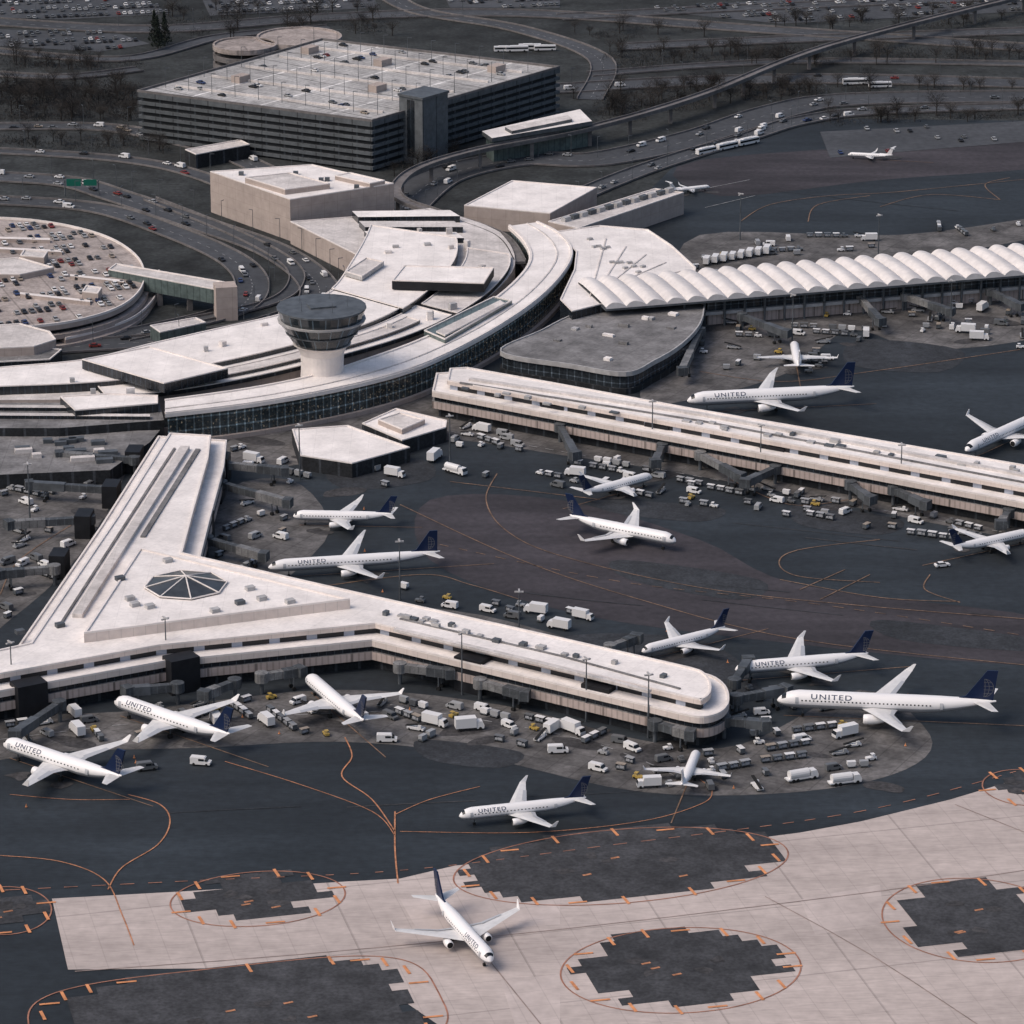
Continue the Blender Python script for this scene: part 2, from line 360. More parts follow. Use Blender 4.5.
# ---------------------------------------------------------------- roads
roads=[([(-60,176),(60,182),(120,198),(200,225),(270,250),(312,278),(318,300),(290,318),(200,338),(0,352)],15,.3),
 ([(-40,200),(90,208),(170,232),(235,262),(252,290),(225,314),(120,338)],13,.26),
 ([(-40,128),(100,128),(180,142),(240,160),(330,205),(380,240)],12,.2),([(-40,150),(120,160),(210,180),(300,225)],9,.22),
 ([(395,215),(440,178),(520,160),(600,160),(700,138),(780,112),(860,100),(1080,97)],22,.24),
 ([(560,205),(640,172),(740,140),(800,122),(880,112),(1080,106)],12,.28),
 ([(550,90),(700,82),(860,80),(1080,86)],18,.2),([(590,75),(800,62),(1080,66)],9,.22),
 ([(-40,20),(150,30),(330,18),(520,14),(760,30),(1080,52)],16,.2),([(-40,48),(120,60),(220,38),(330,28)],10,.24),
 ([(380,-10),(420,12),(520,30),(600,60),(590,100)],12,.23),([(560,18),(760,8),(1080,-5)],14,.26),([(620,48),(800,40),(1080,30)],14,.28),([(-40,72),(60,78),(140,70)],9,.3),
 ([(150,200),(230,232),(286,262),(296,284),(270,304),(190,322)],6,.34)]
RW=[]
for l,w,z in roads:
    P=smooth(GP(l),8); RW.append((P,w)); mb=MB(); a,b=mb.ribbon(P,w,z); struct(mb,'road','road')
    for s in (a,b):
        mb=MB(); q,r=MB().ribbon(s,.45,0); mb.prism(q+r[::-1],z,z+.75,bottom=False); struct(mb,'kerb','viaduct')
    if w>11:
        mb=MB()
        for p,q in zip(P,P[1:]):
            n=int((q-p).length/9)+1
            for i in range(n):
                s=p.lerp(q,i/n); e=p.lerp(q,(i+.4)/n); mb.ribbon([s,e],.25,z+.03)
        struct(mb,'lane_marking','white_paint')
lots=[[(-40,0),(130,-10),(170,14),(60,20),(-40,16)],[(-40,28),(120,34),(150,44),(100,52),(-40,44)],[(200,-5),(370,-8),(380,8),(210,16)],[(640,10),(900,-10),(1060,-10),(1060,10),(780,24)],[(440,-12),(560,-12),(560,8),(450,8)],[(820,132),(1050,120),(1050,140),(830,158)]]
LOT=[]
for l in lots:
    o=GP(l); LOT.append(o); struct(MB().flat(o,.15),'car_park','road')
# ---------------------------------------------------------------- concourses
def arm_rot(a,b): d=G(*b)-G(*a); return math.atan2(d.y,d.x)
def concourse(label,px,units,zt=9.2):
    o=ccw(GP(px,zt)); t=thing('concourse_building',label,'airport concourse',cen(o))
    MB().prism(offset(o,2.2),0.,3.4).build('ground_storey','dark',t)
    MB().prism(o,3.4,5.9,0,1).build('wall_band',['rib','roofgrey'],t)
    MB().prism(offset(o,.8),5.9,7.5).build('window_strip','glass',t)
    MB().prism(o,7.5,9.2,0,1,rot=R(-28)).build('lower_roof',['cream','roof'],t)
    MB().ring(offset(o,.02),.6,9.2,9.7).build('parapet','creamedge',t)
    MB().prism(offset(o,6.),9.2,11.).build('clerestory','slot',t)
    MB().prism(offset(o,5.),11.,12.3,0,1,rot=R(-28)).build('upper_roof',['cream','roof'],t)
    MB().ring(offset(o,5.02),.6,12.3,12.75).build('upper_parapet','creamedge',t)
    for x,y,sx,sy,h,r in units:
        p=G(x,y,12.3); MB().box(p,sx,sy,12.3,12.3+h,r,0).build('rooftop_unit','lmetal' if random.random()<.6 else 'metal',t)
    return t,o
r1=arm_rot((0,706),(165,672)); r2=arm_rot((385,660),(700,735)); r3=arm_rot((440,415),(1024,520))
u1=[(random.uniform(380,670),0,random.uniform(1.2,3.2),random.uniform(1.,2.2),random.uniform(.5,1.3),r2) for _ in range(20)]
u1=[(x,612+(x-380)*.232+random.uniform(-3,3),a,b,c,d) for x,_,a,b,c,d in u1]
u1+=[(x,640-(x)*.16+random.uniform(-4,4),2.5,2,1.2,r1) for x in (20,60,110,150)]
endp=smooth([(655,708.5),(684,715.5),(704,718),(721,713),(729,703),(727,689),(716,678.5),(700,673)],4)
c1px=[(-120,720),(0,692),(165,662),(372,641),(540,681)]+[(p.x,p.y) for p in endp]+[(560,641),(345,593),(200,560),(210,520),(224,468),(227,441),(158,437),(100,528),(16,650),(-120,680)]
t1,o1=concourse('long cream Y-shaped concourse in the foreground with a round end and a pyramid skylight',c1px,u1)
tri=GP([(140,549),(350,600),(245,613),(84,634)],15.)
MB().prism(tri,12.3,15.,0,1).build('raised_roof',['cream','roof'],t1)
MB().ring(tri,.6,15.,15.5).build('raised_parapet','creamedge',t1)
sk=G(186,586,15.); n=8; ring=[(sk.x+12.2*math.cos(2*math.pi*i/n+.2),sk.y+12.2*math.sin(2*math.pi*i/n+.2)) for i in range(n)]
mb=MB(); mb.walls(ring,15.,15.4,0)
for i in range(n): mb.face([(*ring[i],15.4),(*ring[(i+1)%n],15.4),(sk.x,sk.y,18.2)])
k=mb.build('skylight','skyglass',t1)
mb=MB(); ap=Vector((sk.x,sk.y,18.3))
for i in range(n):
    A_=Vector((*ring[i],15.5)); B_=Vector((*ring[(i+1)%n],15.5))
    mb.tube(A_,ap,.22,.22,5); mb.tube(A_,B_,.24,.24,5)
rb=mb.build('skylight_frame','creamedge',t1); rb.parent=k
def strip(px,w,z0,z1,name,m,t,mt=None):
    pts=GP(px,z1); a,b=MB().ribbon(pts,w,0); MB().prism(a+b[::-1],z0,z1,0,0 if mt is None else 1).build(name,[m]+([mt] if mt else []),t)
# straight strips running parallel down the stem
sa_=G(158,437,12.3).xy; sb_=G(16,650,12.3).xy; su=(sb_-sa_).normalized(); sn=Vector((-su.y,su.x)); sl=(sb_-sa_).length
for off,w_,h_,s0,s1,nm_,m_ in ((8.,.7,.5,.06,.9,'roof_pipe','roofgrey'),(11.5,3.,1.3,.06,.86,'roof_monitor','roof2'),(15.8,1.6,.5,.06,.5,'roof_walkway','roofgrey')):
    a=sa_+su*sl*s0+sn*off; b=sa_+su*sl*s1+sn*off
    q,r=MB().ribbon([a,b],w_,0); MB().prism(q+r[::-1],12.3,12.3+h_).build(nm_,m_,t1)
strip([(400,618),(560,655),(680,688)],.7,12.3,12.7,'roof_pipe','roofgrey',t1)
strip([(395,628),(540,662),(650,690)],1.6,12.3,13.1,'roof_duct','roof2',t1)
for x,y in ((130,600),(150,608),(240,604),(262,600),(120,580),(290,603),(168,562),(135,606),(250,590),(215,612)):
    p=G(x,y,15); MB().box(p,2.6,2.,15,16.2,r1).build('rooftop_unit','lmetal' if x%20 else 'metal',t1)
u2=[(x,386+(x-440)*.148+random.uniform(-3,3),random.uniform(1.2,3.4),random.uniform(1.,2.2),random.uniform(.5,1.3),r3) for x in [random.uniform(460,1020) for _ in range(26)]]
t2,o2=concourse('straight cream concourse running from the curved terminal to the right edge of the photo',[(432,392),(1180,533),(1180,496),(700,414),(560,388),(470,372),(436,374)],u2)
strip([(460,382),(700,420),(1100,496)],.8,12.3,12.8,'roof_pipe','roofgrey',t2)
strip([(470,378),(700,413),(1100,488)],2.,12.3,13.1,'roof_duct','roof2',t2)
def gate_block(t,px,py,rot,sx=9,sy=6,h=10.4):
    MB().box(G(px,py),sx,sy,0,h,rot,0,0).build('gate_block','black',t)
for x,y,r in ((182,690,r1),(473,690,r2),(600,718,r2),(30,716,r1)): gate_block(t1,x,y,r)
for x,y in ((556,432),(660,452),(775,474),(890,495),(1006,516)): gate_block(t2,x,y,r3)
rs=arm_rot((100,530),(150,440))
for x,y in ((216,500),(222,480),(205,540)): gate_block(t1,x,y,rs,8,5,8.6)
for x,y in ((112,505),(85,535),(60,575),(135,470)): gate_block(t1,x,y,rs,8,5,7.6)
# ---------------------------------------------------------------- scalloped concourse
def scallop():
    A=G(604,305,12.).xy; B=G(1060,268,12.).xy; D=(B-A); Lg=D.length; d=D/Lg; nrm=Vector((-d.y,d.x)); W=33.
    t=thing('scalloped_concourse','long dark glazed concourse under a row of white scalloped shell roofs at right','airport concourse',(*( (A+B)/2),0))
    s=A+d*38; lo=[s,B,B+nrm*W,s+nrm*W]
    MB().prism(offset(lo,3),0,4.2).build('ground_storey','rib',t)
    MB().prism(offset(lo,1.5),4.2,5.4).build('floor_slab','lmetal',t)
    MB().prism(offset(lo,3.2),5.4,11.2).build('glass_wall','concglass',t)
    nb=23; w=Lg/nb; k=12
    for i in range(nb):
        mb=MB(); a0=A+d*(w*i)
        pr=[(w*j/k, 11.9+1.75*(1-(abs(j/k-.38)/(.38 if j/k<.38 else .62))**2.)) for j in range(k+1)]
        for j in range(k):
            (u0,z0),(u1,z1)=pr[j],pr[j+1]
            p0,p1=a0+d*u0,a0+d*u1
            rows=[(-2.5,-.25),(6,.25),(16,.35),(27,.2),(W,-.3)]
            for (v0,e0),(v1,e1) in zip(rows,rows[1:]):
                mb.face([(*(p0+nrm*v0),z0+e0),(*(p1+nrm*v0),z1+e0),(*(p1+nrm*v1),z1+e1),(*(p0+nrm*v1),z0+e1)])
            mb.face([(*(p0-nrm*2.5),11.1),(*(p1-nrm*2.5),11.1),(*(p1-nrm*2.5),z1-.25),(*(p0-nrm*2.5),z0-.25)])
            mb.face([(*(p1+nrm*W),10.6),(*(p0+nrm*W),10.6),(*(p0+nrm*W),z0-.3),(*(p1+nrm*W),z1-.3)])
        mb.build('roof_shell','shell',t)
        if i>3: c0=a0+nrm*1; MB().tube((*c0,0),(*c0,11.),.45,.45,6).build('column','metal',t)
    MB().prism([A-nrm*2.4,B-nrm*2.4,B+nrm*(W-.1),A+nrm*(W-.1)],10.3,11.05).build('soffit','metal',t)
scallop()
# ---------------------------------------------------------------- curved terminal
t=thing('terminal_hall','curved airport terminal with a glazed front and stepped white roofs around its road loop','airport terminal',G(300,340))
outer=[(165,414),(250,404),(330,390),(400,373),(450,353),(500,326),(540,298),(566,270),(573,250),(560,233),(538,222)]
inner=[(508,226),(522,240),(529,256),(522,272),(498,295),(462,319),(415,341),(368,358),(318,374),(250,388),(165,400)]
ou=smooth(GP(outer,11.5),5); inn=smooth(GP(inner,11.5),5); rib_o=ou+inn
MB().prism(offset(rib_o,-.6),0,1.6).build('base_wall','tan',t)
MB().prism(offset(rib_o,.8),1.6,10.2).build('curtain_wall','curtain',t)
MB().prism(rib_o,10.2,11.5,0,1).build('curved_roof',['creamedge','roof'],t)
for f,w_,h_,m_ in ((.04,.9,.5,'creamedge'),(.36,.5,.3,'roof2'),(.95,.9,.5,'creamedge')):
    l=[(a[0]*(1-f)+b[0]*f,a[1]*(1-f)+b[1]*f) for a,b in zip(outer,inner[::-1])]
    a,b=MB().ribbon(smooth(GP(l,11.5),5),w_,0); MB().prism(a+b[::-1],11.5,11.5+h_).build('roof_edge',m_,t)
bin_=[(-60,374),(0,367),(84,359),(150,343),(225,326),(288,311),(330,290),(350,264),(366,236),(374,214)]
bout=[(-60,402),(0,400),(80,399),(165,394),(250,380),(330,361),(420,334),(480,303),(512,272),(513,250),(500,232)]
body=bin_+[(430,208),(480,222)]+bout[::-1]
MB().prism(smooth(GP(bin_,9.),4)+GP([(430,208),(480,222)],9.)+smooth(GP(bout,9.),4)[::-1],0,9.,0,1).build('lower_hall',['tan','roof2'],t)
NB=100
def band(f0,f1,s0,s1,z0,z1,name,side,top,edge=True):
    I=resample(smooth(GP(bin_,z1),6),NB); O=resample(smooth(GP(bout,z1),6),NB)
    i0,i1=int(s0*NB),int(s1*NB)
    a=[I[i].lerp(O[i],f0) for i in range(i0,i1+1)]; b=[I[i].lerp(O[i],f1) for i in range(i0,i1+1)]
    o=a+b[::-1]; MB().prism(o,z0,z1,0,1).build(name,[side,top],t)
    if edge: MB().ring(o,.45,z1,z1+.35).build('parapet','creamedge',t)
    return o
band(.02,.6,0,.62,9,12.,'roof_strip','glass','roof'); band(.0,.62,.625,.94,9,12.4,'roof_strip','glass','roof')
band(.66,.96,.17,.64,9,10.4,'roof_strip','dark','roof'); band(.72,.84,.22,.6,10.76,11.6,'roof_monitor','glass','roof2')
band(.68,.97,.655,.9,9,10.6,'roof_strip','dark','roof2')
def blk(px,z0,z1,name='roof_block',side='cream',top='roof',par=None,ring=True):
    p_=par or t; o=GP(px,z1); MB().prism(o,z0,z1,0,1).build(name,[side,top],p_)
    if ring: MB().ring(o,.5,z1,z1+.4).build('parapet','creamedge',p_)
    return o
blk([(-60,398),(40,402),(160,404),(164,420),(60,428),(-60,428)],0,8,'left_frontage','dark','roofgrey',ring=False)
for y,z in ((406,8.01),(414,8.01)): blk([(-60,y-2),(150,y),(150,y+2.5),(-60,y+1)],z,z+1.2,'canopy_strip','glass','roof2',ring=False)
blk([(60,397),(110,394),(158,396),(158,404),(75,411)],8.02,11.,side='glass')
blk([(82,360),(150,347),(228,369),(164,384)],12.36,15.6,'raised_roof','glass')
blk([(392,281),(404,266),(494,268),(484,284)],12.8,16,'raised_roof','black')
blk([(424,331),(494,297),(512,301),(445,340)],10.9,12.8,'skylight_hall','glassgreen','glassgreen')
blk([(436,331),(500,300),(505,303),(445,335)],13.21,13.8,'skylight_ridge','creamedge','roof2',ring=False)
blk([(345,272),(366,258),(384,262),(362,277)],12.8,14.2,'roof_box','lmetal','roof2')
for i,(x,y) in enumerate(((352,211),(359,221),(364,231))):
    blk([(x,y),(x+98-i*3,y-1+i),(x+108-i*4,y+5+i),(x+6,y+6)],9,11.7-i*.3,'roof_terrace','glass','roof' if i%2==0 else 'roof2',ring=False)
bo=offset(GP(body,12.4),4)
for i in range(80):
    x=random.uniform(60,500); y=random.uniform(225,395); p=G(x,y,12.4)
    if inside(p.xy,bo): MB().box(p,random.uniform(1.2,3.),random.uniform(1.,2.2),9.01,12.9+random.random()*1.,random.choice((r1,.2,.8))).build('rooftop_unit',random.choice(('lmetal','roof','roof2')),t)
t=thing('boarding_hall','white fan roofed hall with a lower grey round-ended wing, right of the curved terminal','airport hall',G(620,340))
fo=blk([(556,232),(600,226),(648,230),(672,246),(696,268),(694,282),(640,300),(600,305),(572,312),(560,300),(574,270),(576,252)],0,11.,'fan_roof','glass','roof')
for i in range(5): strip([(590+i*6,296-i*3),(606+i*20,238+i*8)],.5,11.,11.3,'roof_seam','roof2',t)
lowr=smooth(GP([(500,352),(540,331),(580,313),(640,306),(698,303),(704,312),(698,328),(680,346),(655,361),(626,373),(570,365)],8.),6,True)
MB().prism(lowr,0,2.2).build('base_wall','dark',t); MB().prism(offset(lowr,.8),2.2,6.7).build('window_strip','concglass',t); MB().prism(lowr,6.7,8.,0,1,rot=R(-28)).build('grey_roof',['lmetal','roofgrey'],t); MB().ring(lowr,.5,8.,8.4).build('parapet','lmetal',t)
for i in range(15):
    p=G(random.uniform(520,690),random.uniform(310,370),8.)
    if inside(p.xy,offset(lowr,3)): MB().box(p,random.uniform(1.5,4.5),random.uniform(1.2,2.6),8,8.6+random.random()*.7,r3).build('rooftop_unit',random.choice(('lmetal','roofgrey','roof')),t)
for i in range(20):
    p=G(590+i*4.4,240+i*2.6+random.uniform(-4,10),11.)
    if inside(p.xy,offset(fo,2)): MB().box(p,2,1.4,11.,11.8,random.random()).build('rooftop_unit','lmetal',t)
t=thing('annex_building','flat white roofed annex with a pale wall behind the curved roof','building',G(530,225))
blk([(464,206),(512,181),(597,188),(550,214)],0,9,'flat_roof','tan','roof')
t=thing('annex_building','long narrow annex topped with a row of grey roof units','building',G(620,225))
blk([(548,222),(655,189),(684,193),(578,229)],0,9,'flat_roof','tan','roof2')
for i in range(13): MB().box(G(566+i*8.6,221-i*2.4,9),3.6,2.2,9,10.8,arm_rot((548,222),(655,189))).build('rooftop_unit','metal' if i%2 else 'lmetal',t)
t=thing('annex_building','small white flat roofed building under the left end of the straight concourse','building',G(345,460))
blk([(292,430),(348,426),(410,448),(352,464),(300,456)],0,5,'flat_roof','dark','roof')
t=thing('annex_building','small stepped white roofed shed beside the left end of the straight concourse','building',G(405,440))
blk([(362,424),(396,409),(447,421),(446,428),(402,441)],0,5,'flat_roof','dark','roof'); blk([(378,420),(400,413),(425,420),(402,430)],5,6.6,'upper_box','tan','roof2')
t=thing('plant_building','tall windowless tan building with a white roof above the road loop','building',G(300,230))
tb=[(210,172),(290,200),(394,184),(312,165)]
blk(tb,0,17,'main_block','tan','roof')
blk([(290,222),(362,258),(402,246),(398,214)],0,9,'low_block','tan','roof2')
blk([(245,178),(285,190),(330,184),(290,173)],17,19,'roof_box','tan','roof2'); blk([(335,176),(370,184),(385,181),(350,173)],17,18.6,'roof_box','tan','roof')
for i in range(14):
    p=G(240+random.random()*120,174+random.random()*16,17)
    if inside(p.xy,offset(GP(tb,17),2)): MB().box(p,2,2,17,18.4,0).build('rooftop_unit','metal',t)
# ---------------------------------------------------------------- control tower
tp=G(323,402)
t=thing('control_tower','cream control tower with a wide flared dark glass cab','control tower',tp)
MB().lathe([(0,8.2),(14,7.4),(18,7.6),(20.5,8.8),(21.6,10.2),(21.7,0)],tp,32).build('shaft','creamedge',t)
MB().lathe([(21.7,9.6),(25.6,12.2)],tp,24).build('lower_glazing','towerglass',t)
MB().lathe([(25.6,0),(25.6,12.5),(26.1,12.7),(26.1,11)],tp,24).build('gallery_band','metal',t)
MB().lathe([(26.1,12.3),(29.8,14.8)],tp,24).build('upper_glazing','towerglass',t)
MB().lathe([(29.8,0),(29.8,15.2),(30.5,15.4),(30.5,13)],tp,24).build('balcony_rim','lmetal',t)
MB().lathe([(30.5,14.3),(34.2,15.2)],tp,24).build('cab_glass','towerglass',t)
k=MB().lathe([(34.2,0),(34.2,15.6),(34.8,15.6),(34.85,0)],tp,24).build('cab_roof','metal',t)
o=MB().box(tp,9,6,34.85,35.4,.3).build('roof_hatch','metal',t); o.parent=k
for i in range(5):
    p=tp+Vector((math.cos(i*1.3)*9,math.sin(i*1.3)*9,34.8)); o=MB().tube(p,p+Vector((0,0,3.4)),.1,.06,4).build('antenna','metal',t); o.parent=k
# ---------------------------------------------------------------- garage
rg=arm_rot((372,122),(560,68))
t=thing('parking_garage','large dark multi-storey parking garage with a pale rooftop deck','parking garage',G(370,170))
gl=GP([(137,92),(372,122),(560,68),(322,40)],22.)
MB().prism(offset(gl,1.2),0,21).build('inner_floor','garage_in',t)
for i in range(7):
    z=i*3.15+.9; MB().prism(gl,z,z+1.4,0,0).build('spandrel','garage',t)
MB().prism(offset(gl,.02),20.6,22,0,1,rot=rg).build('roof_deck',['garage','deck'],t); MB().ring(gl,.6,22,23).build('parapet','viaduct',t)
MB().box(G(424,160),17,13,0,29,rg).build('stair_tower','garage',t)
MB().box(G(424,160),18,14,29,30,rg).build('tower_cap','metal',t)
MB().box(G(424,160),17.4,4,3,28,rg).build('tower_glazing','glass',t)
for k_ in range(5):
    u=(k_+.7)/5.4; a=gl[0].lerp(gl[3],u); b=gl[1].lerp(gl[2],u)
    a2=a.lerp(b,.06); b2=a.lerp(b,.94); q,r=MB().ribbon([a2,b2],.9,0); MB().prism(q+r[::-1],22.,22.9).build('deck_divider','roof2',t)
for u,v in ((.2,.3),(.45,.75),(.7,.4),(.85,.85),(.1,.8)):
    p=gl[0].lerp(gl[1],u).lerp(gl[3].lerp(gl[2],u),v); MB().box(p,7,5,22,25,rg).build('stair_head','tan',t)
for cx,cy,r,nl in ((300,78,20,5),(246,86,15,5)):
    p=G(cx,cy)
    for i in range(nl): MB().lathe([(i*4.2+1,0),(i*4.2+1,r),(i*4.2+3.3,r),(i*4.2+3.31,r-1),(i*4.2+2.6,r-1),(i*4.2+2.6,0)],p,28).build('ramp_ring','deck2' if i==nl-1 else 'viaduct',t)
GAR=gl
t=thing('rail_station','long low rail station with a rounded white roof beside the garage','station',G(540,150))
st=GP([(482,132),(492,139),(592,122),(580,110)],11.)
MB().prism(offset(st,1.5),0,9.6).build('glazed_wall','glassgreen',t); MB().prism(st,9.6,11.4,0,1).build('roof',['metal','roof'],t)
blk([(505,127),(568,115),(572,119),(512,131)],11.4,12.8,'roof_monitor','metal','roof2',ring=False)
track=smooth(GP([(520,262),(500,236),(440,214),(402,200),(397,186),(420,168),(480,150),(590,128),(700,96),(830,46),(1040,-8)],8.),8)
t=thing('rail_viaduct','narrow elevated rail viaduct curving past the garage and off the top right','viaduct',(*track[40],0))
a,b=MB().ribbon(track,4.4,8.3); MB().prism(a+b[::-1],7.2,8.2).build('deck','viaduct',t)
for s in (a,b): 
    q,r=MB().ribbon(s,.4,0); MB().prism(q+r[::-1],8.2,9.).build('side_rail','viaduct',t)
acc=0
for p,q in zip(track,track[1:]):
    acc+=(q-p).length
    if acc>26: acc=0; MB().box(q,1.6,1.6,0,7.2).build('pier','viaduct',t)
# left parking deck
t=thing('round_parking_deck','tan parking deck crowded with cars inside the road loop at left','parking deck',G(50,290))
pd=smooth(GP([(-120,226),(-40,219),(20,220),(70,227),(110,239),(136,256),(145,274),(140,292),(122,307),(92,318),(50,326),(-20,331),(-120,334)],8.),5,True); PD=pd
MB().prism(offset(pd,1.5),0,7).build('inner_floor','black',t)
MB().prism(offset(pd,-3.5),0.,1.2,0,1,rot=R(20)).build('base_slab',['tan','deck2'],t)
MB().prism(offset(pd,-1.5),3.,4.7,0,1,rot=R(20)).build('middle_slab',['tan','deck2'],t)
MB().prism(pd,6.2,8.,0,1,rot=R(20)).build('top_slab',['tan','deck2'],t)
MB().ring(pd,.5,8.,8.9).build('parapet','creamedge',t)
rp=smooth(GP([(150,276),(148,298),(128,320),(92,334),(60,342)],1.),6); 
a,b=MB().ribbon(rp,7.,0); MB().prism(a+b[::-1],0,2.6,0,1).build('curved_ramp',['tan','deck2'],t)
q,r=MB().ribbon(a if a[0].x>b[0].x else b,.5,0); MB().prism(q+r[::-1],2.6,3.5).build('ramp_parapet','creamedge',t)
for px in ([(-20,246),(60,250),(62,252),(-20,248)],[(20,292),(90,300),(90,302),(20,294)],[(-20,236),(50,238),(50,240),(-20,238)],[(70,274),(124,280),(124,282),(70,276)]): blk(px,8,9.3,'ramp_wall','tan','creamedge',ring=False)
blk([(24,250),(48,252),(44,258),(20,256)],8,11,'stair_head','tan','roof2'); blk([(86,286),(102,288),(98,294),(82,292)],8,11,'stair_head','tan','roof2')
t=thing('link_bridge','glazed walkway bridge from the left parking deck to a tan stair block','walkway bridge',G(170,315))
blk([(108,270),(116,264),(234,284),(226,292)],5,10.5,'glazed_span','glassgreen','roof2'); MB().box(G(226,318),8,8,0,13,.2).build('stair_block','tan',t)
for x in (160,190): MB().box(G(x,300+(x-130)*.17),2,2,0,5,.2).build('pier','viaduct',t)
for i,(l,z,s,tp_,lab) in enumerate((([(-30,328),(20,324),(50,332),(56,340),(34,347),(-30,350)],10,'tan','roof2','tan flat roofed building at the left edge below the parking deck'),
    ([(-30,352),(30,346),(62,350),(50,360),(-30,364)],7,'glass','roofgrey','grey low building at the left edge behind the terminal roofs'),
    ([(185,150),(240,140),(250,145),(196,155)],6,'dark','roof2','small pale roofed shelter in front of the garage'),
    ([(-40,262),(20,258),(54,268),(20,275),(-40,274)],10.,'tan','roof2','pale lift hall rising from the left parking deck'),
    ([(150,326),(196,318),(206,323),(160,333)],5,'glassgreen','roof2','narrow glazed canopy beside the inner road loop'))):
    t=thing('small_building',lab,'building',cen(GP(l))); blk(l,0,z,'block',s,tp_)
t=thing('baggage_hall','dark low baggage hall at the left edge below the terminal','building',G(40,470))
blk([(-80,436),(160,430),(150,442),(110,470),(-80,478)],0,5,'hall_block','dark','roofgrey',ring=False)
for i in range(14): MB().box(G(random.uniform(0,120),random.uniform(440,465),5),random.uniform(3,8),2.5,5,6.4,.2).build('rooftop_unit',random.choice(('metal','roof2','metal')),t)
# ---------------------------------------------------------------- aircraft
def loft(mb,secs,m=0,mirror=1):
    prof=lambda s:[Vector((s[0],s[2]*mirror,s[3])),Vector((s[0]+(s[1]-s[0])*.3,s[2]*mirror,s[3]+s[4]*.55)),Vector((s[0]+(s[1]-s[0])*.7,s[2]*mirror,s[3]+s[4]*.35)),
        Vector((s[1],s[2]*mirror,s[3])),Vector((s[0]+(s[1]-s[0])*.5,s[2]*mirror,s[3]-s[4]*.4))]
    P=[prof(s) for s in secs]
    for a,b in zip(P,P[1:]):
        for i in range(5):
            j=(i+1)%5; f=[a[i],a[j],b[j],b[i]]; mb.face(f if mirror<0 else f[::-1],m)
    mb.face(P[-1] if mirror>0 else P[-1][::-1],m); mb.face(P[0] if mirror<0 else P[0][::-1],m)
    return mb
def text_mesh(s,size):
    cu=bpy.data.curves.new('t','FONT'); cu.body=s; cu.size=size; cu.align_x='CENTER'; cu.space_character=1.2; cu.offset=.02
    ob=bpy.data.objects.new('t',cu); C.objects.link(ob); dg=bpy.context.evaluated_depsgraph_get()
    me=bpy.data.meshes.new_from_object(ob.evaluated_get(dg)); bpy.data.objects.remove(ob)
    bm=bmesh.new(); bm.from_mesh(me)
    for k in range(1,6): bmesh.ops.bisect_plane(bm,geom=bm.verts[:]+bm.edges[:]+bm.faces[:],plane_co=(0,size*.75*k/6,0),plane_no=(0,1,0))
    vs=[v.co.copy() for v in bm.verts]; bm.verts.ensure_lookup_table(); fs=[[v.index for v in f.verts] for f in bm.faces]; bm.free()
    return vs,fs
